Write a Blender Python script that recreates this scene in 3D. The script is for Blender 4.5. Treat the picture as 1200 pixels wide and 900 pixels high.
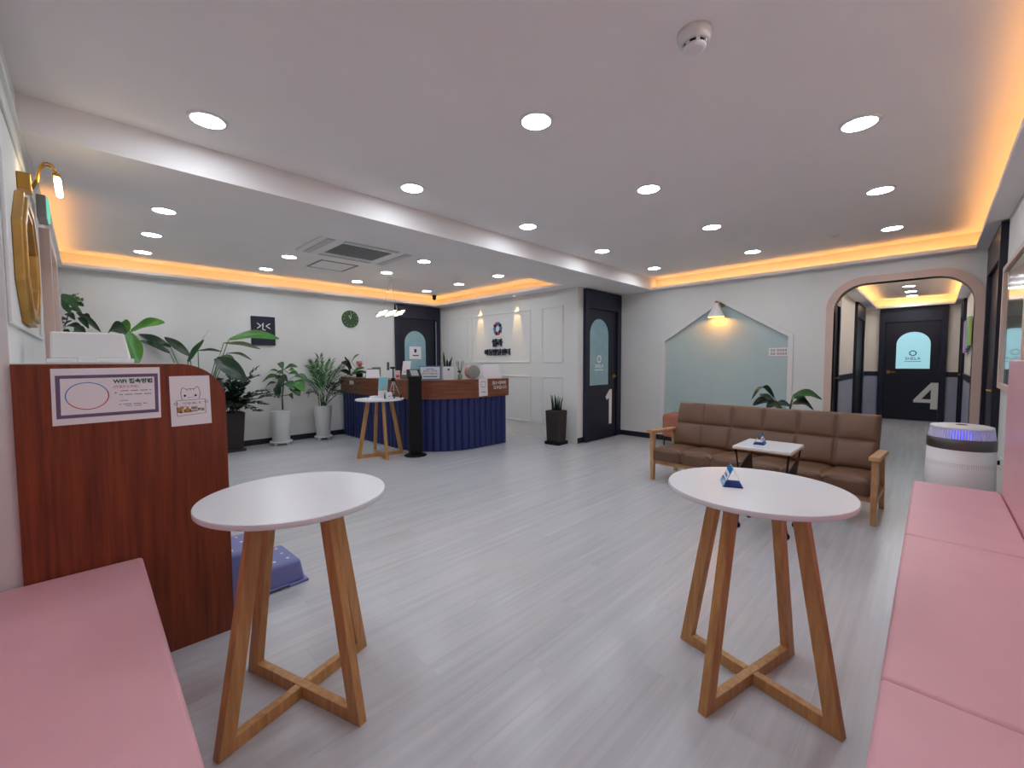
import bpy, bmesh, math, random
from mathutils import Vector, Matrix
random.seed(11)
PI = math.pi
scene = bpy.context.scene
for o in list(bpy.data.objects): bpy.data.objects.remove(o)
COL = scene.collection

# ------------------------------------------------------------------ camera
F, YAW, PIT, ROL, EYE = 496.31, .7823, .0514, -.0035, 1.26
FW = Vector((-math.sin(YAW)*math.cos(PIT), math.cos(YAW)*math.cos(PIT), -math.sin(PIT)))
RT0 = Vector((math.cos(YAW), math.sin(YAW), 0)); UP0 = RT0.cross(FW)
RT = RT0*math.cos(ROL) + UP0*math.sin(ROL); UP = UP0*math.cos(ROL) - RT0*math.sin(ROL)
CAM = Vector((0, 0, EYE))
cd = bpy.data.cameras.new('camera'); cam = bpy.data.objects.new('camera', cd); COL.objects.link(cam)
cd.sensor_fit = 'HORIZONTAL'; cd.sensor_width = 36; cd.lens = F/1200*36; cd.clip_start = .02; cd.clip_end = 60
m = Matrix((RT, UP, -FW)).transposed().to_4x4(); m.translation = CAM; cam.matrix_world = m
scene.camera = cam
def ray(x, y): return FW + RT*((x-600)/F) - UP*((y-450)/F)
def at(x, y, d): return CAM + ray(x, y)*d            # pixel + depth -> point
def onz(x, y, z): r = ray(x, y); return CAM + r*((z-EYE)/r.z)
def onx(x, y, X): r = ray(x, y); return CAM + r*(X/r.x)
def ony(x, y, Y): r = ray(x, y); return CAM + r*(Y/r.y)

# ------------------------------------------------------------------ world, exposure
w = bpy.data.worlds.new('world'); scene.world = w; w.use_nodes = True
w.node_tree.nodes['Background'].inputs[0].default_value = (.8, .85, .9, 1)
w.node_tree.nodes['Background'].inputs[1].default_value = .3
vs = scene.view_settings
vs.view_transform = 'Standard'; vs.look = 'None'; vs.gamma = 1; vs.use_curve_mapping = False
vs.exposure = 0.16
L_DOWN, L_COVE, L_SPOT = 62.0, 14.0, 28.0

# ------------------------------------------------------------------ materials
def lin(c):
    return tuple(((v/255)/12.92 if v/255 <= .04045 else ((v/255+.055)/1.055)**2.4) for v in c) + (1,)
MATS = {}
def base(name):
    m = bpy.data.materials.new(name); m.use_nodes = True
    nt = m.node_tree; return m, nt, nt.nodes['Principled BSDF']
def mat(name, col, rough=.5, metal=0, var=0, scale=8, bump=0, bscale=60, spec=.5, coat=0, emit=None, es=0, trans=0, alpha=1):
    if name in MATS: return MATS[name]
    m, nt, b = base(name); c = lin(col); N = nt.nodes; L = nt.links
    b.inputs['Base Color'].default_value = c; b.inputs['Roughness'].default_value = rough
    b.inputs['Metallic'].default_value = metal; b.inputs['Specular IOR Level'].default_value = spec
    b.inputs['Coat Weight'].default_value = coat; b.inputs['Transmission Weight'].default_value = trans
    b.inputs['Alpha'].default_value = alpha
    tc = N.new('ShaderNodeTexCoord')
    if var:
        n = N.new('ShaderNodeTexNoise'); n.inputs['Scale'].default_value = scale; n.inputs['Detail'].default_value = 4
        L.new(tc.outputs['Object'], n.inputs['Vector'])
        r = N.new('ShaderNodeValToRGB')
        r.color_ramp.elements[0].position = .3; r.color_ramp.elements[1].position = .7
        r.color_ramp.elements[0].color = tuple(v*(1-var) for v in c[:3])+(1,)
        r.color_ramp.elements[1].color = tuple(min(1, v*(1+var)) for v in c[:3])+(1,)
        L.new(n.outputs[0], r.inputs[0]); L.new(r.outputs[0], b.inputs['Base Color'])
    if bump:
        n = N.new('ShaderNodeTexNoise'); n.inputs['Scale'].default_value = bscale; n.inputs['Detail'].default_value = 3
        L.new(tc.outputs['Object'], n.inputs['Vector'])
        bp = N.new('ShaderNodeBump'); bp.inputs['Strength'].default_value = bump; bp.inputs['Distance'].default_value = .003
        L.new(n.outputs[0], bp.inputs['Height']); L.new(bp.outputs[0], b.inputs['Normal'])
    if emit:
        b.inputs['Emission Color'].default_value = lin(emit); b.inputs['Emission Strength'].default_value = es
    MATS[name] = m; return m
def wood(name, c1, c2, stretch=(1, 1, 12), scale=6, rough=.4, bump=.15, coat=0, rnd=False):
    m, nt, b = base(name); N = nt.nodes; L = nt.links
    tc = N.new('ShaderNodeTexCoord'); mp = N.new('ShaderNodeMapping')
    mp.inputs['Scale'].default_value = tuple(1/s*scale for s in stretch)
    L.new(tc.outputs['Object'], mp.inputs['Vector'])
    if rnd:
        oi = N.new('ShaderNodeObjectInfo'); mu = N.new('ShaderNodeMath'); mu.operation = 'MULTIPLY'; mu.inputs[1].default_value = 37
        L.new(oi.outputs['Random'], mu.inputs[0]); cb = N.new('ShaderNodeCombineXYZ')
        for i in range(3): L.new(mu.outputs[0], cb.inputs[i])
        L.new(cb.outputs[0], mp.inputs['Location'])
    n = N.new('ShaderNodeTexNoise'); n.inputs['Scale'].default_value = 3; n.inputs['Detail'].default_value = 8; n.inputs['Roughness'].default_value = .65
    L.new(mp.outputs[0], n.inputs['Vector'])
    r = N.new('ShaderNodeValToRGB'); r.color_ramp.elements[0].position = .32; r.color_ramp.elements[1].position = .68
    r.color_ramp.elements[0].color = lin(c1); r.color_ramp.elements[1].color = lin(c2)
    L.new(n.outputs[0], r.inputs[0])
    if rnd:
        hs = N.new('ShaderNodeHueSaturation'); mr = N.new('ShaderNodeMapRange')
        mr.inputs['To Min'].default_value = .98; mr.inputs['To Max'].default_value = 1.015
        L.new(oi.outputs['Random'], mr.inputs[0]); L.new(mr.outputs[0], hs.inputs['Value'])
        L.new(r.outputs[0], hs.inputs['Color']); L.new(hs.outputs[0], b.inputs['Base Color'])
    else: L.new(r.outputs[0], b.inputs['Base Color'])
    b.inputs['Roughness'].default_value = rough; b.inputs['Coat Weight'].default_value = coat; b.inputs['Coat Roughness'].default_value = .2
    bp = N.new('ShaderNodeBump'); bp.inputs['Strength'].default_value = bump; bp.inputs['Distance'].default_value = .002
    L.new(n.outputs[0], bp.inputs['Height']); L.new(bp.outputs[0], b.inputs['Normal'])
    MATS[name] = m; return m
def emis(name, col, s):
    m = bpy.data.materials.new(name); m.use_nodes = True; nt = m.node_tree
    nt.nodes.remove(nt.nodes['Principled BSDF']); e = nt.nodes.new('ShaderNodeEmission')
    e.inputs[0].default_value = lin(col); e.inputs[1].default_value = s
    nt.links.new(e.outputs[0], nt.nodes['Material Output'].inputs[0]); MATS[name] = m; return m

WALL = mat('wall_paint', (225, 225, 222), .75, var=.02, scale=3, bump=.05, bscale=180)
CEIL = mat('ceiling_paint', (243, 239, 237), .85, var=.015, scale=2)
TRIMW = mat('white_trim', (228, 228, 226), .45, var=.01)
ROSE = mat('rose_paint', (219, 190, 178), .6, var=.02)
NAVY = mat('navy_paint', (25, 28, 50), .42, var=.05, scale=4)
NAVYD = mat('dark_navy_door', (18, 20, 38), .4, var=.06, scale=5)
CNAVY = mat('counter_navy', (31, 42, 100), .42, var=.06, scale=6)
BLACKB = mat('baseboard_navy', (24, 25, 40), .4)
FLOORB = mat('floor_slab', (150, 148, 146), .6)
PLANK = wood('plank_vinyl', (186, 188, 192), (203, 204, 207), (1, 30, 1), 9, .27, .2, rnd=True)
WALNUT = wood('walnut_panel', (94, 36, 15), (142, 66, 30), (1, 1, 22), 14, .42, .1)
WALNUTH = wood('walnut_band', (98, 52, 33), (146, 84, 56), (14, 14, 1), 14, .4, .1)
BEECH = wood('beech_leg', (172, 122, 70), (206, 158, 100), (1, 1, 14), 16, .42, .12)
OAKL = wood('light_oak', (176, 128, 84), (214, 170, 122), (10, 1, 8), 14, .45, .12)
TOPW = mat('white_laminate', (226, 228, 232), .27, var=.01)
PINK = mat('pink_leatherette', (228, 174, 182), .42, var=.03, scale=5, bump=.12, bscale=240)
BROWN = mat('brown_leather', (112, 81, 60), .38, var=.08, scale=5, bump=.15, bscale=200)
NICHE = mat('pale_teal_board', (178, 200, 202), .3, var=.02)
FROST = mat('frosted_glass', (140, 172, 180), .2, var=.06, emit=(120, 170, 185), es=.05)
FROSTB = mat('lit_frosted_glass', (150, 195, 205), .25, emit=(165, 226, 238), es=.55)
BRASS = mat('brass', (196, 150, 74), .28, 1, var=.05)
GOLD = mat('antique_gold', (190, 150, 84), .33, .85, var=.15, scale=12)
BLACK = mat('black_plastic', (9, 9, 10), .45, spec=.3)
BLACKM = mat('black_metal', (24, 24, 26), .4, .6)
CHROME = mat('satin_aluminium', (190, 192, 195), .3, 1)
WHITEP = mat('white_plastic', (232, 230, 230), .35)
PAPER = mat('white_paper', (236, 232, 235), .7)
GREYP = mat('grey_plastic', (120, 118, 116), .4, .4)
GREYF = mat('grey_fabric', (150, 152, 150), .8, var=.06, scale=60)
COPPER = mat('copper', (205, 140, 116), .35, .7)
INK = mat('black_ink', (32, 30, 34), .7)
PURPLE = mat('purple_print', (112, 90, 122), .7)
SKYB = mat('blue_print', (84, 130, 190), .7)
REDP = mat('red_print', (196, 60, 66), .7)
GRNP = mat('green_print', (40, 96, 84), .7)
ORNP = mat('orange_print', (226, 160, 60), .7)
NAVYP = mat('navy_letter', (26, 28, 50), .5)
WHITEL = mat('white_letter', (232, 232, 230), .5)
TEALP = mat('teal_print', (128, 196, 206), .6)
PINKP = mat('pink_print', (232, 190, 194), .6)
BLUEA = mat('blue_acrylic', (30, 140, 205), .15, coat=.5)
BLUED = mat('dark_blue_acrylic', (16, 64, 140), .7, spec=.2)
STOOL = mat('periwinkle_plastic', (116, 122, 178), .42)
POTW = mat('white_pot', (222, 224, 224), .4, var=.02)
POTB = mat('dark_brown_pot', (48, 38, 38), .55, var=.1)
SOIL = mat('soil', (50, 38, 28), .95, var=.3, scale=40)
STEM = mat('green_stem', (74, 110, 58), .6)
BARK = mat('brown_stem', (110, 78, 56), .8, var=.2)
G1 = mat('leaf_dark', (26, 58, 36), .4, var=.25, scale=9)
G2 = mat('leaf_mid', (44, 92, 46), .4, var=.22, scale=9)
G3 = mat('leaf_bright', (66, 128, 44), .38, var=.2, scale=9)
G4 = mat('leaf_dull', (88, 104, 66), .5, var=.25, scale=9)
G5 = mat('leaf_blackgreen', (18, 40, 27), .4, var=.25, scale=12)
GREENC = mat('clock_green', (54, 84, 48), .6, var=.1)
TERRA = mat('terracotta_fabric', (176, 110, 92), .75, var=.05)
GREYB = mat('blue_grey_paint', (166, 171, 190), .6, var=.02)
CREAM = mat('cream_paint', (238, 231, 220), .7, var=.01)
MIRROR = mat('mirror_glass', (225, 225, 225), .03, 1)
LEDW = emis('downlight_lens', (236, 245, 255), L_DOWN)
LEDC = emis('warm_led', (255, 176, 84), L_COVE)
LEDK = emis('corridor_led', (255, 190, 104), L_COVE*1.5)
TUBE = emis('lamp_tube', (255, 232, 190), 14)
BULB = emis('warm_bulb', (255, 164, 72), 150)
PEND = emis('pendant_glow', (255, 240, 212), 2.6)
BLUEL = emis('blue_ring', (70, 80, 255), 1.6)
EXITG = emis('exit_green', (120, 220, 190), .9)
GRILLE = mat('grille_grey', (150, 150, 150), .6)
DARKG = mat('dark_void', (84, 84, 86), .8)

# ------------------------------------------------------------------ mesh builder
class MB:
    def __init__(s): s.v = []; s.f = []; s.sm = []
    def add(s, vs, fs, smooth=False):
        n = len(s.v); s.v += [Vector(v) for v in vs]; s.f += [tuple(i+n for i in f) for f in fs]; s.sm += [smooth]*len(fs); return s
    def box(s, a, b):
        x0, y0, z0 = a; x1, y1, z1 = b
        return s.add([(x0,y0,z0),(x1,y0,z0),(x1,y1,z0),(x0,y1,z0),(x0,y0,z1),(x1,y0,z1),(x1,y1,z1),(x0,y1,z1)],
                     [(0,3,2,1),(4,5,6,7),(0,1,5,4),(1,2,6,5),(2,3,7,6),(3,0,4,7)])
    def hexa(s, q0, q1):                                    # two quads, matching order
        return s.add(list(q0)+list(q1), [(0,3,2,1),(4,5,6,7),(0,1,5,4),(1,2,6,5),(2,3,7,6),(3,0,4,7)])
    def beam(s, p, q, wx, wy, up=(0,0,1)):
        p = Vector(p); q = Vector(q); t = (q-p).normalized(); u = Vector(up)
        if abs(t.dot(u)) > .98: u = Vector((1,0,0))
        a = t.cross(u).normalized()*wx/2; b = a.cross(t).normalized()*wy/2
        return s.hexa([p-a-b, p+a-b, p+a+b, p-a+b], [q-a-b, q+a-b, q+a+b, q-a+b])
    def lathe(s, prof, seg=24, c=(0,0,0), axis='z', caps=True, smooth=True):
        vs = []; fs = []; c = Vector(c)
        for r, h in prof:
            for k in range(seg):
                a = 2*PI*k/seg; x, y = r*math.cos(a), r*math.sin(a)
                vs.append(c + (Vector((x, y, h)) if axis == 'z' else Vector((x, h, y)) if axis == 'y' else Vector((h, x, y))))
        n = len(prof)
        for i in range(n-1):
            for k in range(seg):
                k2 = (k+1) % seg; f = (i*seg+k, i*seg+k2, (i+1)*seg+k2, (i+1)*seg+k)
                fs.append(f if axis != 'y' else f[::-1])
        s.add(vs, fs, smooth)
        if caps:
            n0 = len(s.v) - len(vs)
            a = tuple(n0+k for k in range(seg)); b = tuple(n0+(n-1)*seg+k for k in range(seg))
            s.f += [a[::-1] if axis != 'y' else a, b if axis != 'y' else b[::-1]]; s.sm += [False, False]
        return s
    def tube(s, pts, r, seg=8, smooth=True, r1=None):
        pts = [Vector(p) for p in pts]; n = len(pts); vs = []; fs = []
        ref = Vector((0,0,1))
        for i, p in enumerate(pts):
            t = (pts[min(i+1,n-1)]-pts[max(i-1,0)]).normalized()
            u = ref if abs(t.dot(ref)) < .95 else Vector((1,0,0))
            a = t.cross(u).normalized(); b = a.cross(t).normalized()
            rr = r if r1 is None else r+(r1-r)*i/(n-1)
            for k in range(seg):
                g = 2*PI*k/seg; vs.append(p+a*rr*math.cos(g)+b*rr*math.sin(g))
        for i in range(n-1):
            for k in range(seg):
                k2 = (k+1) % seg; fs.append((i*seg+k, i*seg+k2, (i+1)*seg+k2, (i+1)*seg+k))
        s.add(vs, fs, smooth); n0 = len(s.v)-len(vs)
        s.f += [tuple(n0+k for k in range(seg))[::-1], tuple(n0+(n-1)*seg+k for k in range(seg))]; s.sm += [False]*2
        return s
    def sphere(s, c, r, seg=16, rings=10, sq=(1,1,1)):
        prof = [(max(1e-4, r*math.sin(PI*i/rings)), -r*math.cos(PI*i/rings)) for i in range(rings+1)]
        n0 = len(s.v); s.lathe(prof, seg, (0,0,0))
        for i in range(n0, len(s.v)):
            v = s.v[i]; s.v[i] = Vector((v.x*sq[0], v.y*sq[1], v.z*sq[2]))+Vector(c)
        return s
    def plate(s, outer, holes, t, fn):                      # polygon with holes, thickness t; fn(u,v,w)->xyz
        bm = bmesh.new(); loops = []
        for lp in [outer]+holes:
            vv = [bm.verts.new((u, v, 0)) for u, v in lp]; loops.append(vv)
            for i in range(len(vv)): bm.edges.new((vv[i], vv[(i+1) % len(vv)]))
        bmesh.ops.triangle_fill(bm, use_beauty=True, edges=bm.edges[:])
        bm.verts.index_update(); bm.normal_update()
        tri = []
        for f in bm.faces:
            ids = [v.index for v in f.verts]; tri.append(ids if f.normal.z > 0 else ids[::-1])
        pts = [(v.co.x, v.co.y) for v in bm.verts]; n = len(pts)
        vs = [fn(u, v, 0) for u, v in pts]+[fn(u, v, t) for u, v in pts]
        fs = [tuple(i for i in f) for f in tri]+[tuple(i+n for i in f[::-1]) for f in tri]
        for lp in loops:
            ids = [v.index for v in lp]
            for i in range(len(ids)):
                a, b = ids[i], ids[(i+1) % len(ids)]; fs.append((a, b, b+n, a+n))
        bm.free(); return s.add(vs, fs)
    def grid(s, nu, nv, fn, smooth=True):
        vs = [fn(i/nu, j/nv) for j in range(nv+1) for i in range(nu+1)]
        fs = [(j*(nu+1)+i, j*(nu+1)+i+1, (j+1)*(nu+1)+i+1, (j+1)*(nu+1)+i) for j in range(nv) for i in range(nu)]
        return s.add(vs, fs, smooth)
    def mesh(s, name):
        me = bpy.data.meshes.new(name); me.from_pydata([tuple(v) for v in s.v], [], s.f)
        me.polygons.foreach_set('use_smooth', s.sm); me.validate(); me.update()
        bm = bmesh.new(); bm.from_mesh(me); bmesh.ops.recalc_face_normals(bm, faces=bm.faces); bm.to_mesh(me); bm.free()
        return me
def link(name, data, material=None, parent=None, loc=None, rot=None, bevel=0, bseg=2):
    o = bpy.data.objects.new(name, data); COL.objects.link(o)
    if material is not None and data is not None: data.materials.clear(); data.materials.append(material)
    if parent is not None: o.parent = parent
    if loc is not None: o.location = loc
    if rot is not None: o.rotation_euler = rot if isinstance(rot, (tuple, list)) else (0, 0, rot)
    if bevel:
        b = o.modifiers.new('bevel', 'BEVEL'); b.width = bevel; b.segments = bseg; b.limit_method = 'ANGLE'; b.angle_limit = math.radians(40)
    return o
def ob(name, mb, material, parent=None, **k): return link(name, mb.mesh(name), material, parent, **k)
def tag(o, label, cat, group=None):
    o['label'] = label; o['category'] = cat
    if group: o['group'] = group
    return o
def thing(name, label, cat, loc=(0,0,0), rz=0, group=None, rot=None):
    o = link(name, None, loc=loc, rot=rot if rot else rz); o.empty_display_size = .1
    return tag(o, label, cat, group)
def struct(name, mb, material, label=None, **k):
    o = ob(name, mb, material, **k) if mb else link(name, None)
    o['kind'] = 'structure'; o['category'] = name.split('_')[0]; o['label'] = label or name
    return o
def copy_thing(src, label, group=None, loc=None, rz=None):
    r = src.copy(); COL.objects.link(r)
    if loc is not None: r.location = loc
    if rz is not None: r.rotation_euler = (0, 0, rz)
    r['label'] = label
    if group: r['group'] = group
    for ch in src.children:
        c = ch.copy(); COL.objects.link(c); c.parent = r
        for g in ch.children:
            d = g.copy(); COL.objects.link(d); d.parent = c
    return r
XZ = lambda y, s=1: (lambda u, v, w_: (u, y+s*w_, v))        # wall facing -Y at y, going back
YZ = lambda x, s=1: (lambda u, v, w_: (x+s*w_, u, v))
def rect(u0, v0, u1, v1): return [(u0, v0), (u1, v0), (u1, v1), (u0, v1)]
def arch_poly(u0, v0, u1, v1, r=None, seg=14):
    r = (u1-u0)/2 if r is None else r
    p = [(u0, v0), (u1, v0)]
    for k in range(seg+1):
        a = PI/2*k/seg; p.append((u1-r+r*math.cos(a), v1-r+r*math.sin(a)))
    for k in range(seg+1):
        a = PI/2+PI/2*k/seg; p.append((u0+r+r*math.cos(a), v1-r+r*math.sin(a)))
    q = [p[0]]
    for t in p[1:]:
        if (Vector(t)-Vector(q[-1])).length > 1e-5: q.append(t)
    return q
def text_mesh(body, size, bold=0, ext=.0006):
    cu = bpy.data.curves.new('lettering', 'FONT'); cu.body = body; cu.size = size; cu.align_x = 'CENTER'; cu.align_y = 'CENTER'
    cu.extrude = ext; cu.offset = bold; cu.resolution_u = 3
    t = bpy.data.objects.new('lettering', cu); COL.objects.link(t)
    dg = bpy.context.evaluated_depsgraph_get()
    me = bpy.data.meshes.new_from_object(t.evaluated_get(dg)); bpy.data.objects.remove(t); me.name = 'lettering'
    return me
def lettering(body, size, material, parent, pos, right, up, bold=0, ext=.0006, sx=1, name='lettering'):
    me = text_mesh(body, size, bold, ext); o = link(name, me, material, parent)
    r = Vector(right).normalized(); u = Vector(up).normalized(); n = r.cross(u)
    mm = Matrix((r*sx, u, n)).transposed().to_4x4(); mm.translation = Vector(pos); o.matrix_local = mm
    return o

# ------------------------------------------------------------------ room dimensions
XL, YB, XC, YD, XR = -7.377, 5.313, -3.8625, 6.52, .40
YW, XJ, YA = -.19, -2.335, -.46                    # mirror wall, its end, alcove wall behind the near bench
HC, HS = 2.58, 2.40
XBM, XTR = -3.209, -3.94                           # beam faces
YE = 12.35; XCL, XCR = -1.1, .40                   # corridor

# ------------------------------------------------------------------ structure
floor = struct('floor', MB().box((-7.7, -.8, -.06), (1.0, 12.7, -.004)), FLOORB, 'pale grey wood-look vinyl plank floor')
ob('corridor_floor', MB().box((XCL-.1, YD+.0, -.004), (XCR+.1, YE, 0)), PLANK, floor)
PW, PL, G = .182, 1.22, .0003
pmesh = {}
x = XL; col_i = 0
while x < XR-.001:
    wdt = min(PW, XR-x); y = -.46 - PL*((col_i*.37) % 1)
    while y < YD:
        y0 = max(y, YA); y1 = min(y+PL, YD)
        if y1-y0 > .02 and not (x+wdt < XC-.01 and y0 > YB+.01):
            if x+wdt < XC-.01: y1 = min(y1, YB)
            if x+wdt < XJ: y0 = max(y0, YW)
            if y1-y0 > .02:
                key = (round(wdt, 3), round(y1-y0, 3))
                if key not in pmesh:
                    pmesh[key] = MB().box((G/2, G/2, -.004), (key[0]-G/2, key[1]-G/2, 0)).mesh('plank')
                link('plank', pmesh[key], PLANK, floor, loc=(x, y0, 0))
        y += PL
    x += PW; col_i += 1

ceiling = struct('ceiling', MB().box((-7.7, -.8, HC), (1.0, YD, HC+.08)), CEIL, 'white painted ceiling with a dropped beam and warm lit coves')
ob('beam', MB().box((XTR, YW, HS), (XBM, YD, HC)), CEIL, ceiling)
def cove(a, b, side):
    """a,b: (x0,y0),(x1,y1) plan rectangle of the shelf; side: open edge '+x','-x','-y','+y'"""
    x0, y0 = a; x1, y1 = b; t = .012; zt = HS+.036
    ob('cove_shelf', MB().box((x0, y0, HS), (x1, y1, HS+.012)), CEIL, ceiling)
    if side == '+x': f = ((x1-t, y0), (x1, y1)); l = ((x1-t-.03, y0+.03), (x1-t-.018, y1-.03))
    if side == '-x': f = ((x0, y0), (x0+t, y1)); l = ((x0+t+.018, y0+.03), (x0+t+.03, y1-.03))
    if side == '-y': f = ((x0, y0), (x1, y0+t)); l = ((x0+.03, y0+t+.018), (x1-.03, y0+t+.03))
    if side == '+y': f = ((x0, y1-t), (x1, y1)); l = ((x0+.03, y1-t-.03), (x1-.03, y1-t-.018))
    fa = ob('cove_fascia', MB().box((*f[0], HS+.012), (*f[1], zt)), CEIL, ceiling)
    ob('led_strip', MB().box((*l[0], HS+.0125), (*l[1], HS+.02)), LEDC, ceiling)
cove((XBM, YD-.12), (XR-.13, YD), '-y')
cove((XR-.13, YA), (XR, YD), '-x')
cove((XL, YW), (XL+.2, YB), '+x')
cove((XL+.2, YB-.26), (XTR, YB), '-y')
cove((XL+.2, YW), (-4.75, YW+.045), '+y')

# walls
T = .1
wl = struct('wall_left', MB().box((XL-T, YW-T, 0), (XL, YB+T, HC)), WALL, 'off-white reception wall behind the potted plants')
wb = struct('wall_back', MB().box((XL, YB, 0), (XC, YB+T, HC)), WALL, 'white panelled wall carrying the centre logo')
wd = struct('wall_side', MB().box((XC-T, YB+T, 0), (XC, YD+T, HC)), WALL, 'short white wall around door number one')
apex = (-2.208, 2.118)
house_o = [(-3.10, .30), (-1.302, .30), (-1.302, 1.61), (apex[0], 2.165), (-3.10, 1.61)]
house_i = [(-3.04, .36), (-1.362, .36), (-1.362, 1.585), (apex[0], 2.112), (-3.04, 1.585)]
AX0, AX1, AH = -.889, .285, 2.172
arch_i = arch_poly(AX0, 0, AX1, AH, .3)
arch_o = arch_poly(AX0-.075, 0, AX1+.075, AH+.08, .36)
# far wall: outline with the arch cut from the bottom edge, niche as a hole
far_out = [(XC, 0), (AX0, 0)] + arch_i[::-1][:-1] + [(XR+T, 0), (XR+T, HC), (XC, HC)]
fo = [far_out[0]]
for t in far_out[1:]:
    if (Vector(t)-Vector(fo[-1])).length > 1e-4: fo.append(t)
wf = struct('wall_far', MB().plate(fo, [house_i], .14, XZ(YD)), WALL, 'far white wall with house-shaped niche and rounded corridor opening')
niche = ob('niche_board', MB().plate(house_i, [], .01, XZ(YD+.035)), NICHE, wf); niche['label'] = 'pale blue-green board inside the house-shaped recess'
ob('niche_frame', MB().plate(house_o, [house_i], .012, XZ(YD-.012)), TRIMW, wf, bevel=.003)
ao = arch_o; ai = arch_i
ring = []
mbr = MB()
n = min(len(ao), len(ai))
outer_path = ao[1:] + [ao[0]]; inner_path = ai[1:] + [ai[0]]
poly = outer_path + inner_path[::-1]
mbr.plate(poly, [], .165, XZ(YD-.015))
ar = ob('arch_casing', mbr, ROSE, wf); ar['label'] = 'dusty rose arch casing'
wr = struct('wall_right', MB().box((XR, YA-T, 0), (XR+T, YD, HC)), WALL, 'right hand white wall above the long pink bench')
wn = struct('wall_near', MB().box((XL, YW-T, 0), (XJ, YW, HC)), WALL, 'white panelled wall with the gold mirror')
ob('wall_return', MB().box((XJ-.02, YA, 0), (XJ, YW-T, HC)), ROSE, wn)
wa = struct('wall_alcove', MB().box((XJ, YA-T, 0), (XR, YA, HC)), WALL, 'white wall behind the near pink bench')
def frame_mould(parent, fn, u0, v0, u1, v1, wd_=.022, th=.012, name='panel_moulding'):
    return ob(name, MB().plate(rect(u0, v0, u1, v1), [rect(u0+wd_, v0+wd_, u1-wd_, v1-wd_)], th, fn), TRIMW, parent, bevel=.004)
for u0, u1 in ((-7.14, -6.5), (-6.38, -4.83), (-4.585, -4.14)):
    frame_mould(wb, XZ(YB-.012), u0, 1.25, u1, 2.15); frame_mould(wb, XZ(YB-.012), u0, .245, u1, 1.03)
frame_mould(wn, XZ(YW, 1), -3.95, 1.405, XJ-.03, 2.26)
ob('picture_rail', MB().box((XTR, YW, 2.405-.03), (XJ, YW+.014, 2.40)), TRIMW, wn)
# baseboards
def baseb(name, a, b, lab): struct(name, MB().box((*a, 0), (*b, .085)), BLACKB, lab, bevel=.003)
baseb('baseboard_left', (XL, YW, ), (XL+.012, 4.2), 'dark baseboard below the plants wall')
baseb('baseboard_far', (XC+.0, YD-.012), (AX0-.08, YD), 'dark baseboard along the far wall')
baseb('baseboard_side', (XC, YB), (XC+.012, 5.45), 'short dark baseboard left of door one')
baseb('baseboard_right', (XR-.012, 3.95), (XR, 5.25), 'dark baseboard behind the air purifier')

# corridor
wcl = struct('wall_corridor_left', MB().box((XCL-T, YD+.14, 0), (XCL, YE+T, HC)), CREAM, 'left corridor wall, cream above and blue-grey below')
wcr = struct('wall_corridor_right', MB().box((XCR, YD+.14, 0), (XCR+T, YE+T, HC)), CREAM, 'right corridor wall, cream above and blue-grey below')
wce = struct('wall_corridor_end', MB().box((XCL, YE, 0), (XCR, YE+T, HC)), CREAM, 'end wall of the corridor around door four')
cc = struct('ceiling_corridor', MB().box((XCL-T, YD, HC), (XCR+T, YE+T, HC+.08)), CEIL, 'corridor ceiling with a warm lit rectangular tray')
TX0, TX1, TY0, TY1 = -.9, .27, 7.3, 12.15
ob('tray_soffit', MB().plate(rect(XCL, YD+.14, XCR, YE), [rect(TX0, TY0, TX1, TY1)], .012, lambda u, v, w_: (u, v, HS-.01+w_)), CEIL, cc)
for a, b in (((TX0-.012, TY0, HS), (TX0, TY1, HS+.036)), ((TX1, TY0, HS), (TX1+.012, TY1, HS+.036)), ((TX0, TY1, HS), (TX1, TY1+.012, HS+.036))):
    ob('cove_fascia', MB().box(a, b), CEIL, cc)
for a, b in (((TX0-.05, TY0, HS+.003), (TX0-.038, TY1, HS+.01)), ((TX1+.03, TY0, HS+.003), (TX1+.042, TY1, HS+.01)), ((TX0, TY1+.03, HS+.003), (TX1, TY1+.042, HS+.01))):
    ob('led_strip', MB().box(a, b), LEDK, cc)
def corridor_wall(wall, X, s, segs):
    for y0, y1 in segs:
        ob('lower_panel', MB().box((min(X, X+s*.006), y0, .0), (max(X, X+s*.006), y1, .93)), GREYB, wall)
        ob('chair_rail', MB().box((min(X, X+s*.016), y0, .93), (max(X, X+s*.016), y1, 1.03)), NAVY, wall, bevel=.003)
corridor_wall(wcl, XCL, 1, [(6.66, 7.35), (8.42, 10.45), (11.75, YE)])
corridor_wall(wcr, XCR, -1, [(6.66, 11.25), (12.25, YE)])
for u0, u1 in ((XCL, -.86), (.19, XCR)):
    ob('lower_panel', MB().box((u0, YE-.006, 0), (u1, YE, .93)), GREYB, wce)
    ob('chair_rail', MB().box((u0, YE-.016, .93), (u1, YE, 1.03)), NAVY, wce, bevel=.003)

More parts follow.
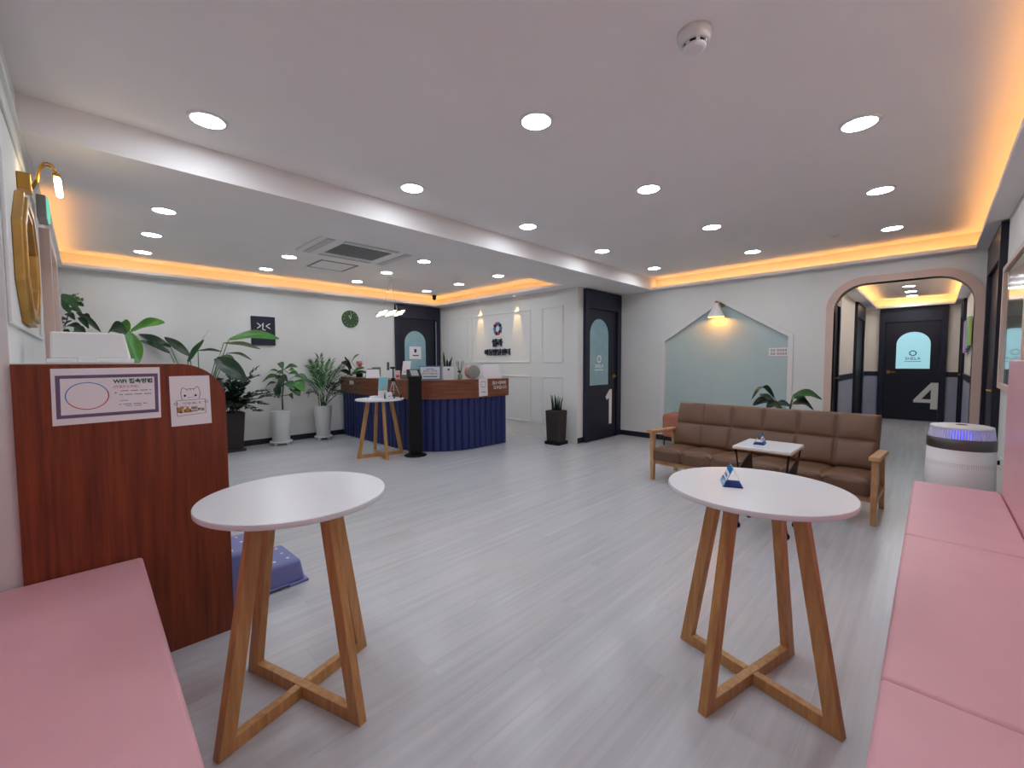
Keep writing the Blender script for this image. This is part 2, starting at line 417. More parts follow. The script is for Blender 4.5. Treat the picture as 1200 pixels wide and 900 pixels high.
# ------------------------------------------------------------------ doors
NUM = {'1': [[(0, .79), (.2, .70), (.56, .76), (.56, 0), (1, 0), (1, 1), (.66, 1)]],
       '4': [[(0, .235), (0, .33), (.69, 1), (1, 1), (1, 0), (.70, 0), (.70, .235)], [(.33, .37), (.70, .37), (.70, .74)]]}
def door(name, label, O, R, Nrm, W, H, iw0, iw1, ih, glass, num=None, handle_side=1, pane=FROST, logo=True, leafmat=NAVYD, framemat=NAVY, plate_above=None):
    """O: floor point at frame's left end (seen from the room), R: right vector, Nrm: normal into the room"""
    R = Vector(R); Nv = Vector(Nrm); Z = Vector((0, 0, 1))
    d = struct(name, None, None, label)
    P = lambda u, v, w_: Vector(O)+R*u+Z*v+Nv*w_
    fr = lambda base_: (lambda u, v, w_: P(u, v, base_+w_))
    ob('frame', MB().plate(rect(0, 0, W, H), [rect(iw0, .001, iw1, ih)], .055, fr(0)), framemat, d, bevel=.003)
    holes = []; gp = None
    if glass:
        g0, gv0, g1, gv1 = glass; gp = arch_poly(g0, gv0, g1, gv1, min((g1-g0)/2-1e-4, .26)); holes = [gp]
    leaf = ob('leaf', MB().plate(rect(iw0+.003, .006, iw1-.003, ih-.003), holes, .022, fr(.002)), leafmat, d)
    if gp:
        ob('pane', MB().plate(gp, [], .006, fr(.008)), pane, leaf)
        cx_ = (glass[0]+glass[2])/2
        if logo:
            zc = glass[1]+.33*(glass[3]-glass[1])
            mb = MB()
            for k in range(10):
                a = 2*PI*k/10; c = P(cx_+.05*math.cos(a), zc+.07+.05*math.sin(a), .0145)
                mb.add([c+R*(.014*math.cos(2*PI*j/8))+Z*(.014*math.sin(2*PI*j/8)) for j in range(8)], [tuple(range(8))])
            ob('logo_print', mb, NAVYP if pane is FROSTB else WHITEL, leaf)
            lettering('SHELA', .085, NAVYP if pane is FROSTB else WHITEL, leaf, P(cx_, zc-.045, .0145), R, Z)
            ob('print_rule', MB().plate(rect(cx_-.13, zc-.11, cx_+.13, zc-.1), [], .0005, fr(.014)), NAVYP if pane is FROSTB else WHITEL, leaf)
    hu = iw1-.07 if handle_side > 0 else iw0+.07
    mb = MB(); c = P(hu, 1.02, .024)
    mb.lathe([(.026, 0), (.026, .008)], 14)
    mbh = MB()
    mbh.tube([P(hu, 1.02, .024), P(hu, 1.02, .07)], .009, 8)
    mbh.tube([P(hu, 1.02, .066), P(hu-handle_side*.12, 1.02, .066)], .009, 8)
    mbh.beam(P(hu, .985, .027), P(hu, 1.055, .027), .05, .006, up=Nv)
    ob('handle', mbh, BRASS, leaf)
    if num:
        n_, u_, v_, s_, sx = num
        gl = NUM[n_]; W_, H_ = s_
        q = lambda lp: [(u_+W_*a, v_+H_*b) for a, b in lp]
        ob('numeral', MB().plate(q(gl[0]), [q(g) for g in gl[1:]], .002, fr(.0242)), WHITEL, leaf)
    return d
# numerals are drawn as outlines (unit width and height)
# door 1 faces +X (camera sees it obliquely), right vector = +Y
door('door_1', 'dark navy door with arched frosted pane and white numeral 1', (XC, 5.455, 0), (0, 1, 0), (1, 0, 0), 1.04, 2.385, .07, .93, 2.10,
     (.15, .885, .70, 1.95), ('1', .605, .222, (.19, .58), 1), 1)
# door 4 faces -Y at the corridor end
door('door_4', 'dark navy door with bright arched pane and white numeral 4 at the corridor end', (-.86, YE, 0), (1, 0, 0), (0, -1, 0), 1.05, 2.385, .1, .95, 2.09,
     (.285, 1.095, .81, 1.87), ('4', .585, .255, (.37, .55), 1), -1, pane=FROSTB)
# reception door on the left wall faces +X, right vector = +Y
door('door_2', 'navy staff door with arched frosted pane behind the reception counter', (XL, 4.222, 0), (0, 1, 0), (1, 0, 0), 1.03, 2.385, .07, .9, 2.13,
     (.2, .9, .69, 1.89), None, 1, logo=False)
d2 = [o for o in bpy.data.objects if o.name == 'door_2'][0]
nb = ob('notice', MB().box((XL+.017, 4.53, 1.33), (XL+.019, 4.8, 1.58)), PAPER, [c for c in d2.children if c.name.startswith('leaf')][0])
ob('notice_print', MB().box((XL+.019, 4.64, 1.46), (XL+.0195, 4.69, 1.53)).box((XL+.019, 4.6, 1.39), (XL+.0195, 4.74, 1.41)), INK, nb)
ob('jamb_strip', MB().box((XL+.03, 5.13, .01), (XL+.057, 5.15, 2.1)), CHROME, d2)
# side doors
def plain_door(name, label, X, s, y0, y1, hy):
    d = struct(name, None, None, label)
    fn = YZ(X, s)
    ob('frame', MB().plate(rect(y0, 0, y1, HS-.012), [rect(y0+.09, .001, y1-.09, 2.1)], .045, fn), NAVYD, d, bevel=.003)
    lf = ob('leaf', MB().box((min(X, X+s*.015), y0+.092, .006), (max(X, X+s*.015), y1-.092, 2.098)), NAVYD, d)
    mbh = MB(); mbh.tube([(X+s*.015, hy, 1.0), (X+s*.06, hy, 1.0)], .009, 8); mbh.tube([(X+s*.056, hy, 1.0), (X+s*.056, hy+.11, 1.0)], .009, 8)
    ob('handle', mbh, BRASS, lf)
plain_door('door_3', 'dark side door just inside the corridor on the left', XCL, 1, 7.35, 8.42, 8.2)
plain_door('door_5', 'second dark side door further down the corridor on the left', XCL, 1, 10.45, 11.75, 10.62)
plain_door('door_6', 'dark side door at the far right of the corridor', XCR, -1, 11.25, 12.25, 11.4)
plain_door('door_7', 'dark framed door in the right wall beside the arch', XR, -1, 5.3, 6.48, 5.5)
# entrance door on mirror wall
d8 = struct('door_8', None, None, 'entrance door with rose casing at the end of the mirror wall')
ob('casing', MB().plate(rect(-5.5, 0, -4.4, 2.2), [rect(-5.42, .001, -4.48, 2.12)], .05, XZ(YW)), ROSE, d8, bevel=.003)
lf8 = ob('leaf', MB().box((-5.418, YW, .006), (-4.482, YW+.02, 2.118)), TRIMW, d8)
ob('handle', MB().tube([(-4.56, YW+.02, 1.0), (-4.56, YW+.06, 1.0), (-4.68, YW+.06, 1.0)], .009, 8), BRASS, lf8)

# ------------------------------------------------------------------ lamps
ringm = MB().lathe([(.078, -.004), (.078, -.010), (.093, -.006), (.095, 0)], 28, caps=False).mesh('trim_ring')
lensm = MB().lathe([(.0785, -.0085), (.0785, -.004)], 28, smooth=False).mesh('lens')
def downlight(x, y, label, group, z=HC):
    t = thing('downlight', label, 'ceiling light', (x, y, z), group=group)
    link('trim_ring', ringm, TRIMW, t); link('lens', lensm, LEDW, t)
xs = (-2.835, -1.585, -.335); ys = (.52, 1.79, 3.08, 4.38, 5.70)
colw = ('nearest the beam', 'in the middle row', 'nearest the right wall')
roww = ('nearest the camera', 'second from the camera', 'third from the camera', 'fourth from the camera', 'farthest, near the niche wall')
for i, x in enumerate(xs):
    for j, y in enumerate(ys):
        downlight(x, y, 'round white main ceiling downlight %s, %s' % (colw[i], roww[j]), 'main ceiling downlights')
rx = (-4.75, -5.715, -6.67); ry = (.53, 1.835, 3.16, 4.49)
rxw = ('row closest to the beam', 'middle row', 'row closest to the plants wall')
ryw = ('nearest the mirror wall', 'second from the mirror wall', 'third from the mirror wall', 'nearest the logo wall')
for i, x in enumerate(rx):
    for j, y in enumerate(ry):
        if i == 0 and j == 1: continue
        downlight(x, y, 'round white reception downlight, %s, %s' % (rxw[i], ryw[j]), 'reception downlights')
for k, y in enumerate((10.3, 11.1, 11.85, 9.2, 8.1, 7.1)):  # the half nearer the arch is unseen, added to brighten the corridor
    downlight(-.35, y, 'small round downlight in the corridor tray, %s' % ('first one seen past the arch', 'middle one', 'nearest door four', 'unseen extra added to brighten the corridor, deepest of the added ones', 'unseen extra added to brighten the corridor, further forward', 'unseen extra added to brighten the corridor, closest behind the arch')[k], 'corridor downlights')
for k, (x, wv) in enumerate(((-6.115, 'left'), (-5.15, 'right'))):
    t = thing('accent_spot', 'tiny warm spot washing the logo wall, %s of the pair' % wv, 'spot light', (x, YB-.07, HS), group='logo wall spots')
    ob('trim_ring', MB().lathe([(.018, -.004), (.03, -.004), (.032, 0)], 16, caps=False), TRIMW, t)
    ob('lens', MB().lathe([(.0185, -.003), (.0185, 0)], 16), emis('spot_lens_%d' % k, (255, 214, 150), 6), t)
    ld = bpy.data.lights.new('spot_lamp', 'SPOT'); ld.energy = L_SPOT; ld.color = lin((255, 205, 130))[:3]; ld.spot_size = math.radians(30); ld.spot_blend = .7; ld.shadow_soft_size = .015
    lo = bpy.data.objects.new('spot_lamp', ld); COL.objects.link(lo); lo.parent = t; lo.location = (0, 0, -.006); lo.rotation_euler = (math.radians(9), 0, 0)

# smoke detectors, speaker, hatch, air conditioner, camera dome
def detector(x, y, label, r=.055, h=.05):
    t = thing('smoke_detector', label, 'smoke detector', (x, y, HC))
    ob('base', MB().lathe([(r*1.1, 0), (r*1.1, -h*.3), (r, -h*.36), (r, -h*.6), (r*.85, -h*.8)], 28), WHITEP, t)
    ob('vents', MB().lathe([(r*.7, -h*.8), (r*.7, -h)], 24), BLACK, t)
    for k in range(7):
        a = 2*PI*k/7; c, s_ = math.cos(a), math.sin(a); q = r*.72
        ob('rib', MB().beam((q*c, q*s_, -h*.8), (q*c, q*s_, -h), .014, .008, up=(c, s_, 0)), WHITEP, t)
    ob('cap', MB().lathe([(r*.74, -h), (r*.7, -h*1.12), (r*.5, -h*1.2)], 24), WHITEP, t)
detector(-.726, 1.781, 'round white smoke detector near the camera between ceiling lights', .06, .055)
detector(-.789, 5.605, 'small flat white detector on the ceiling near the arch', .045, .02)
t = thing('ceiling_speaker', 'flush round white speaker in the reception ceiling', 'speaker', (-6.19, 3.6, HC))
ob('rim', MB().lathe([(.09, 0), (.105, -.006), (.11, 0)], 28, caps=False), TRIMW, t); ob('grille', MB().lathe([(.09, -.001), (.09, -.004)], 28), CEIL, t)
t = thing('access_hatch', 'square access hatch in the reception ceiling beside the air conditioner', 'hatch', (-5.85, 2.425, HC))
ob('frame', MB().plate(rect(-.26, -.25, .26, .25), [rect(-.235, -.225, .235, .225)], .006, lambda u, v, w_: (u, v, -w_)), GREYP, t)
ob('cover', MB().box((-.23, -.22, -.004), (.23, .22, 0)), CEIL, t)
LOUV = mat('louvre_grey', (196, 198, 198), .5)
t = thing('air_conditioner', 'white ceiling cassette air conditioner with grey grille', 'air conditioner', (-4.87, 2.33, HC))
ob('panel', MB().plate(rect(-.42, -.56, .42, .56), [rect(-.26, -.3, .26, .3)], .025, lambda u, v, w_: (u, v, -w_)), WHITEP, t, bevel=.008)
g = ob('grille', MB().box((-.26, -.3, -.012), (.26, .3, -.002)), DARKG, t)
for k in range(21):
    yv = -.29+.58*k/20
    ob('grille_bar', MB().box((-.26, yv-.006, -.022), (.26, yv+.006, -.012)), GRILLE, g)
ob('louvre', MB().box((-.36, .42, -.032), (.36, .5, -.025)), LOUV, t); ob('louvre', MB().box((-.36, -.5, -.032), (.36, -.42, -.025)), LOUV, t)
ob('louvre', MB().box((.33, -.32, -.032), (.385, .32, -.025)), LOUV, t); ob('louvre', MB().box((-.385, -.32, -.032), (-.33, .32, -.025)), LOUV, t)
t = thing('security_camera', 'small black dome camera in the cove corner above the staff door', 'camera', (-7.02, 4.9, HC))
ob('mount', MB().lathe([(.04, 0), (.04, -.03), (.03, -.035)], 18), BLACK, t); ob('dome', MB().sphere((0, 0, -.055), .038), BLACK, t)

# pendant over the counter
t = thing('pendant_lamp', 'glowing wavy pendant lamp above the reception counter', 'pendant lamp', (-6.0, 3.37, 0))
ob('canopy', MB().lathe([(.05, HC), (.05, HC-.02), (.02, HC-.03)], 18), TRIMW, t)
ob('cord', MB().tube([(0, -.12, 2.05), (0, 0, HC-.02)], .0025, 6).tube([(0, .12, 2.06), (0, 0, HC-.02)], .0025, 6), CHROME, t)
ob('spine', MB().tube([(0, -.24, 2.0), (0, -.1, 2.03), (0, .1, 2.04), (0, .26, 2.065)], .008, 8), CHROME, t)
for k in range(6):
    yv = -.19+.075*k; z = 2.005+.007*k+(.012 if k % 2 else -.006)
    ob('glow_leaf', MB().hexa([(-.05, yv-.035, z-.04), (.05, yv-.035, z-.04), (.05, yv-.012, z-.04), (-.05, yv-.012, z-.04)],
                            [(-.05, yv+.025, z+.04), (.05, yv+.025, z+.04), (.05, yv+.048, z+.04), (-.05, yv+.048, z+.04)]), PEND, t, bevel=.008)

# brass picture light and mirror
t = thing('picture_light', 'curved brass picture light above the gold mirror', 'wall lamp', (-3.06, YW, 2.115))
ob('back_plate', MB().box((-.055, 0, -.045), (.055, .045, .03)), BRASS, t, bevel=.004)
def arcp(dx, h):
    return [(dx, .045, -.02), (dx, .062, .02), (dx, .068, .06), (dx, .078, .06+h*.6), (dx, .088, .06+h*.9), (dx, .1, .06+h), (dx, .112, .06+h*.9), (dx, .122, .06+h*.55), (dx, .127, .05+h*.3)]
ob('arm', MB().tube(arcp(-.02, .045), .005, 8), BRASS, t); ob('arm', MB().tube(arcp(.02, .045), .005, 8), BRASS, t)
ob('lamp_cap', MB().box((-.21, .113, .048), (.03, .141, .064)), BRASS, t, bevel=.004)
ob('tube', MB().tube([(-.24, .13, .032), (.03, .13, .032)], .013, 10), TUBE, t)
ct = lambda rx_, rz_: [(rx_*sx_, rz_*sz_) for sx_, sz_ in ((1, -.42), (1, .42), (.45, 1), (-.45, 1), (-1, .42), (-1, -.42), (-.45, -1), (.45, -1))]
t = thing('wall_mirror', 'octagonal mirror in a ribbed antique gold frame', 'mirror', (-3.04, YW, 1.73))
for k, (a, b, th) in enumerate(((.37, .29, .03), (.35, .27, .04), (.325, .245, .034))):
    ob('frame', MB().plate(ct(a, b), [ct(a-.035, b-.035)], th, lambda u, v, w_: (u, w_, v)), GOLD, t, bevel=.004)
ob('glass', MB().plate(ct(.3, .22), [], .012, lambda u, v, w_: (u, w_, v)), MIRROR, t)
t = thing('exit_sign', 'small grey exit sign box with green face above the entrance door', 'sign', (-4.42, YW, 2.325))
ob('housing', MB().box((-.12, 0, -.075), (.12, .045, .075)), mat('warm_grey_plastic', (168, 160, 156), .5), t, bevel=.004)
ob('face', MB().box((-.11, .045, -.065), (.11, .055, .065)), EXITG, t)

# niche lamp and sign
t = thing('cone_wall_lamp', 'white cone wall lamp glowing at the peak of the niche', 'wall lamp', (-2.24, YD+.035, 1.9))
ob('shade', MB().lathe([(.115, 0), (.02, .2)], 28, (0, -.13, 0), caps=False).lathe([(.112, .001), (.018, .199)], 28, (0, -.13, 0), caps=False), WHITEP, t)
ob('cap', MB().lathe([(.022, .198), (.018, .225), (.004, .232)], 16, (0, -.13, 0)), BRASS, t)
ob('bracket', MB().tube([(0, -.13, .22), (.03, -.09, .215), (.05, 0, .17)], .007, 8).lathe([(.03, 0), (.03, -.012)], 16, (.05, 0, .17), axis='y'), BRASS, t)
ob('bulb', MB().sphere((0, -.13, .045), .032), BULB, t)
t = thing('notice_plate', 'small white notice on the right edge of the niche board', 'sign', (-1.475, YD+.033, 1.385))
ob('plate', MB().box((-.115, -.004, -.055), (.113, 0, .055)), PAPER, t)
mb = MB()
for r_ in (0, 1):
    for k in range(6):
        x0 = -.09+.03*k+(.012 if k > 1 else 0); z0 = .008-.045*r_
        mb.plate(rect(x0, z0, x0+.022, z0+.028), [rect(x0+.006, z0+.008, x0+.016, z0+.02)], .0006, lambda u, v, w_: (u, -.0042-w_, v))
ob('print', mb, GREYP, t)

# logo on the wall
t = thing('wall_logo', 'raised centre logo, red and blue petal ring over dark Korean lettering', 'logo', (-5.64, YB, 1.87))
for k in range(10):
    a = 2*PI*k/10
    mb = MB(); cx_, cz_ = .082*math.cos(a), .092*math.sin(a)
    mb.lathe([(.032, 0), (.032, -.014), (.024, -.018)], 14, (cx_, 0, cz_), axis='y')
    ob('petal', mb, (SKYB, NAVYP, REDP)[(0, 1, 0, 2, 1, 0, 0, 1, 2, 1)[k]], t)
lettering('쉘라', .15, NAVYP, t, (-.005, -.012, -.265), (1, 0, 0), (0, 0, 1), bold=.004, ext=.01)
lettering('아동발달센터', .125, NAVYP, t, (-.01, -.012, -.435), (1, 0, 0), (0, 0, 1), bold=.003, ext=.01)

# clock and emblem picture on the left wall
t = thing('wall_clock', 'round dark green wall clock with pale hands', 'clock', (XL, 3.345, 2.035))
ob('dial', MB().lathe([(.15, 0), (.15, .025), (.142, .03)], 36, axis='x'), GREENC, t)
mb = MB()
for k in range(12):
    a = 2*PI*k/12; mb.beam((.0312, .115*math.cos(a), .115*math.sin(a)), (.0312, .13*math.cos(a), .13*math.sin(a)), .006, .001, up=(1, 0, 0))
ob('hour_marks', mb, WHITEL, t)
ob('hand', MB().beam((.033, 0, 0), (.033, .012, .1), .006, .002, up=(1, 0, 0)), WHITEL, t)
ob('hand', MB().beam((.035, 0, 0), (.035, -.035, .06), .009, .002, up=(1, 0, 0)), WHITEL, t)
t = thing('emblem_picture', 'square navy picture with white angular emblem half behind a leaf', 'picture', (XL, 1.96, 1.757))
ob('panel', MB().box((0, -.165, -.22), (.025, .165, .22)), NAVYP, t, bevel=.003)
mb = MB()
def stroke(p, q): mb.beam((.0262, p[0], p[1]), (.0262, q[0], q[1]), .014, .002, up=(1, 0, 0))
for p, q in (((-.085, .115), (-.035, .075)), ((-.035, .075), (-.085, .035)), ((.095, .115), (.035, .075)), ((.035, .075), (.095, .035)), ((.0, .12), (-.012, .02)), ((-.012, .02), (.03, .012)), ((-.02, .08), (.0, .12))): stroke(p, q)
ob('emblem', mb, WHITEL, t)

# ------------------------------------------------------------------ divider with notices
t = thing('wooden_divider', 'reddish walnut divider panel with one rounded corner beside the pink bench', 'divider', (-2.317, 0, 0))
Y0, Y1, HD, RR = YW+.001, .452, 1.258, .17
prof = [(Y0, 0), (Y1, 0)]
for k in range(17):
    a = PI/2*k/16; prof.append((Y1-RR+RR*math.cos(a), HD-RR*1.0+RR*math.sin(a)))
prof.append((Y0, HD))
ob('panel', MB().plate(prof, [], .03, lambda u, v, w_: (-w_, u, v)), WALNUT, t, bevel=.002)
ob('rear_cabinet', MB().box((-.62, YW+.001, 0), (-.03, .30, 1.235)), WALNUT, t)
ob('rear_top', MB().box((-.63, YW+.001, 1.235), (-.03, .28, 1.262)), TRIMW, t)
YR = (0, 1, 0); ZU = (0, 0, 1)
XP = -2.317
t = thing('wifi_notice', 'wide white wireless access notice with purple border taped to the divider', 'notice', (XP, .0635, 1.1355))
LP = lambda base_: (lambda u, v, w_: (base_+w_, u, v))
ob('sheet', MB().plate([(-.158, -.108), (.155, -.104), (.157, .109), (-.156, .106)], [], .001, LP(.0002)), PAPER, t)
ob('border', MB().plate([(-.147, -.083), (.148, -.08), (.15, .083), (-.145, .08)], [[(-.135, -.07), (.137, -.067), (.138, .07), (-.133, .068)]], .0003, LP(.0012)), PURPLE, t)
def ringm_(c, r0, r1, a0, a1, ex=1, n=24):
    p = [(c[0]+r1*ex*math.cos(a0+(a1-a0)*k/n), c[1]+r1*math.sin(a0+(a1-a0)*k/n)) for k in range(n+1)]
    q = [(c[0]+r0*ex*math.cos(a0+(a1-a0)*k/n), c[1]+r0*math.sin(a0+(a1-a0)*k/n)) for k in range(n+1)]
    return p+q[::-1]
ob('ring_print', MB().plate(ringm_((-.062, 0), .05, .053, .35, PI*1.15, 1.15), [], .0003, LP(.0012)).plate([(-.028, .044), (-.026, .047), (-.012, .062), (-.014, .06)], [], .0003, LP(.0012)), SKYB, t)
ob('ring_print', MB().plate(ringm_((-.062, 0), .05, .053, PI*1.15, 2*PI+.35, 1.15), [], .0003, LP(.0012)), REDP, t)
lettering('WiFi 접속방법', .0205, GRNP, t, (.0016, .073, .053), YR, ZU, bold=.0008, ext=.0002)
lettering('(연결주소자동)', .0125, REDP, t, (.0016, .05, .031), YR, ZU, ext=.0002)
for k, (yc, z, wd_, mt) in enumerate(((.078, .015, .1, INK), (.078, .0, .1, INK), (.045, -.024, .03, SKYB), (.07, -.039, .085, INK), (.075, -.047, .055, REDP))):
    mb = MB()
    n_ = int(wd_/.0058)
    for q in range(n_):
        if (q*7+k) % 5 == 0: continue
        u = yc-wd_/2+q*wd_/n_
        mb.plate(rect(u, z-.0016, u+wd_/n_*.72, z+.0016), [], .0002, LP(.0012))
    ob('fine_print', mb, mt, t)
ob('bullet_print', MB().plate([(.018+.003*math.cos(2*PI*k/10), .008+.003*math.sin(2*PI*k/10)) for k in range(10)], [], .0002, LP(.0012)), SKYB, t)
t = thing('mask_notice', 'smaller white notice with a line-drawn cat beside the wireless notice', 'notice', (XP, .3215, 1.0965))
ob('sheet', MB().plate([(-.07, -.109), (.0735, -.107), (.0705, .109), (-.0715, .108)], [], .001, LP(.0002)), PAPER, t)
mb = MB()
def line2(pts, wd_=.0018):
    for p, q in zip(pts[:-1], pts[1:]): mb.beam((.0014, p[0], p[1]), (.0014, q[0], q[1]), wd_, .0003, up=(1, 0, 0))
head = [(-.03, .004), (-.034, .03), (-.031, .052), (-.024, .058), (-.015, .05), (.0, .052), (.015, .052), (.024, .062), (.031, .055), (.035, .03), (.03, .006)]
line2(head); line2([(-.012, .05), (-.012, .043)]); line2([(.0, .052), (.0, .044)]); line2([(.011, .051), (.011, .044)])
line2([(-.049, .002), (.053, .004), (.053, -.058), (-.049, -.066), (-.049, .002)], .0014)
line2([(-.01, .014), (.012, .015)], .001)
for ex_ in (-.02, .018): mb.plate([(ex_+.0045*math.cos(2*PI*k/10), .022+.005*math.sin(2*PI*k/10)) for k in range(10)], [], .0003, LP(.0012))
for sx_, zz in ((-.052, -.012), (.056, -.008)): mb.plate(ringm_((sx_, zz), .005, .0065, 0, 2*PI-.01), [], .0003, LP(.0012))
ob('drawing', mb, INK, t)
lettering('기다릴 때도 꼭', .011, INK, t, (.0016, .003, -.012), YR, ZU, ext=.0002)
lettering('잊지마', .009, REDP, t, (.0016, -.026, -.026), YR, ZU, ext=.0002)
lettering('마스크', .026, INK, t, (.0015, -.012, -.042), YR, ZU, bold=.0026, ext=.0001)
lettering('마스크', .026, ORNP, t, (.0019, -.012, -.042), YR, ZU, bold=.0006, ext=.0001)
lettering('해요', .014, INK, t, (.0016, .036, -.042), YR, ZU, bold=.0006, ext=.0002)
# white box
t = thing('storage_box', 'white plastic box with flared bottom rim and latch on the divider top', 'box', (-2.78, .022, 1.2622))
ob('body', MB().hexa([(-.1, -.128, .018), (.1, -.128, .018), (.1, .132, .018), (-.1, .132, .018)], [(-.085, -.124, .138), (.085, -.124, .138), (.085, .112, .138), (-.085, .112, .138)]), WHITEP, t, bevel=.008)
ob('rim', MB().box((-.112, -.14, .0), (.112, .142, .02)), WHITEP, t, bevel=.004)
ob('latch', MB().box((.112, -.045, .002), (.117, .02, .026)), WHITEP, t, bevel=.002)

# ------------------------------------------------------------------ pink benches
HB = .457
def cushion(mb, a, b, puff=.006):
    x0, y0, z0 = a; x1, y1, z1 = b
    mb.box(a, b)
bn = thing('pink_bench', 'long pink leatherette wall bench along the right wall', 'bench', (0, 0, 0))
segs = [YA+.01, .13, 1.40, 2.665, 3.905]
for a, b in zip(segs[:-1], segs[1:]):
    ob('seat_cushion', MB().box((-.069, a+.0015, .10), (.318, b-.0015, HB)), PINK, bn, bevel=.012, bseg=3)
ob('plinth', MB().box((-.02, YA+.02, 0), (.30, 3.88, .10)), PINK, bn)
for a, b in zip(segs[:-1], segs[1:]):
    ob('back_pad', MB().box((.322, a+.001, .30), (XR-.004, b-.001, 1.262)), PINK, bn, bevel=.01, bseg=3)
bl = thing('pink_bench', 'pink leatherette bench in the near left corner against the wooden divider', 'bench', (0, 0, 0))
for a, b in ((-2.314, -.075),):
    ob('seat_cushion', MB().box((a, YA+.06, .10), (b, .138, HB)), PINK, bl, bevel=.012, bseg=3)
    ob('back_pad', MB().box((a, YA+.003, .30), (b, YA+.055, 1.2)), PINK, bl, bevel=.01, bseg=3)
ob('plinth', MB().box((-2.31, YA+.06, 0), (-.08, .09, .10)), PINK, bl)

# ------------------------------------------------------------------ round tables
def round_table(label, loc, rz):
    t = thing('round_table', label, 'table', loc, rz, 'round white tables with crossed wooden legs')
    if 'top' not in TB:
        TB['top'] = MB().lathe([(.309, .7575), (.3135, .7585), (.3145, .760), (.3145, .775), (.3135, .7765), (.311, .777)], 64).mesh('tabletop')
        wr_, tt = .024, .017
        mb = MB(); ro0, ri0, ro1, ri1 = .312, .262, .176, .128
        z0, z1 = 0, .757
        q0 = [(ri0, -tt, z0), (ro0, -tt, z0), (ro0, tt, z0), (ri0, tt, z0)]; q1 = [(ri1, -tt, z1), (ro1, -tt, z1), (ro1, tt, z1), (ri1, tt, z1)]
        mb.hexa(q0, q1); TB['leg'] = mb.mesh('leg')
        TB['bar'] = MB().box((-.264, -tt+.001, 0), (.264, tt-.001, .046)).mesh('stretcher')
        TB['bar2'] = MB().box((-.264, -tt+.001, 0), (-tt, tt-.001, .0455)).box((tt, -tt+.001, 0), (.264, tt-.001, .0455)).mesh('stretcher')
        TB['plate'] = MB().box((-.15, -.017, .742), (.15, .017, .7565)).mesh('top_rail')
    link('tabletop', TB['top'], TOPW, t)
    for k in range(4): link('leg', TB['leg'], BEECH, t, rot=k*PI/2, bevel=.003)
    link('stretcher', TB['bar'], BEECH, t, bevel=.002); link('stretcher', TB['bar2'], BEECH, t, rot=PI/2, bevel=.002)
    link('top_rail', TB['plate'], BEECH, t)
    return t
TB = {}
round_table('round white table in front of the wooden divider', (-1.663, .536, 0), math.radians(18.5))
round_table('round white table with a blue card holder near the pink bench', (-.47, 1.804, 0), math.radians(76.3))
round_table('small-looking round table before the counter holding brochures and tripod', (-5.268, 2.774, 0), math.radians(-12))

CLEAR = mat('clear_acrylic', (225, 235, 240), .08, trans=.85, alpha=.45)
def tent_card(label, loc, rz, s=1.0):
    t = thing('card_holder', label, 'card holder', loc, rz)
    L2, wv, h = .05*s, .034*s, .072*s                     # prism axis along local x, blue panel on -y
    def panel(sy, th, k0=0, k1=1, x0=-L2, x1=L2, off=0):
        P = lambda x, k, d: Vector((x, sy*(wv*(1-k)+d*.9), h*k+d*.43))
        return MB().hexa([P(x0, k0, off), P(x1, k0, off), P(x1, k1, off), P(x0, k1, off)], [P(x0, k0, off+th), P(x1, k0, off+th), P(x1, k1, off+th), P(x0, k1, off+th)])
    ob('panel', panel(-1, .002), BLUEA, t)
    ob('label', panel(-1, .0004, .34, .7, -L2, L2, .0021), PAPER, t)
    ob('print', panel(-1, .0003, .44, .58, -L2*.6, L2*.6, .0026), SKYB, t)
    ob('clear_panel', panel(1, .0015), CLEAR, t)
    ob('foot', MB().box((-L2, -wv, 0), (L2, wv, .004)), BLUED, t)
    return t
tent_card('blue folded card holder on the nearer round table', (-.548, 1.775, .777), math.radians(-66), 1.0)
tent_card('blue folded card holder on the low table by the sofa', (-.915, 3.59, .634), math.radians(96), 1.05)

# ------------------------------------------------------------------ sofa
so = thing('sofa', 'long brown leather sofa with tufted panels and pale wooden arms', 'sofa', (-1.185, 4.48, 0), -.023)
W2 = .878
def puff(u, n):                                     # 0 at seams, 1 in panel centres
    return abs(math.sin(PI*u*n))**.3
def seat_fn(u, v):
    xx = -W2+2*W2*u
    # v along profile: front bottom -> front top -> back
    path = [(-.30, .225), (-.318, .27), (-.318, .325), (-.295, .36), (-.24, .372), (-.1, .366), (.06, .355), (.2, .345)]
    k = v*(len(path)-1); i = min(int(k), len(path)-2); f_ = k-i
    y = path[i][0]*(1-f_)+path[i+1][0]*f_; z = path[i][1]*(1-f_)+path[i+1][1]*f_
    p = (puff(u, 6)-1)*.03
    nx = (-1, .1) if v < .35 else (0, 1)
    return Vector((xx, y-(p if nx[0] else 0), z+(p if nx[1] == 1 else 0)))
mb = MB(); mb.grid(120, 28, seat_fn)
mb.add([(-W2, -.3, .225), (W2, -.3, .225), (W2, .2, .225), (-W2, .2, .225)], [(0, 1, 2, 3)])
for sx_ in (-1, 1):
    pts = [seat_fn(0 if sx_ < 0 else 1, v/28) for v in range(29)]+[Vector((sx_*W2, .2, .225))]
    mb.add(pts, [tuple(range(len(pts)))])
ob('seat', mb, BROWN, so)
BB, BT_ = Vector((0, .17, .33)), Vector((0, .345, .795))
bd = (BT_-BB); bn_ = Vector((0, -bd.z, bd.y)).normalized()
def back_fn(u, v):
    xx = -W2+2*W2*u; e = .03
    p = puff(u, 6)*puff(v, 2)*.042
    ed = min(1, min(v, 1-v)/.06, min(u, 1-u)/.015)
    return BB+bd*v+Vector((xx, 0, 0))+bn_*(p+.03*math.sqrt(max(0, ed)))
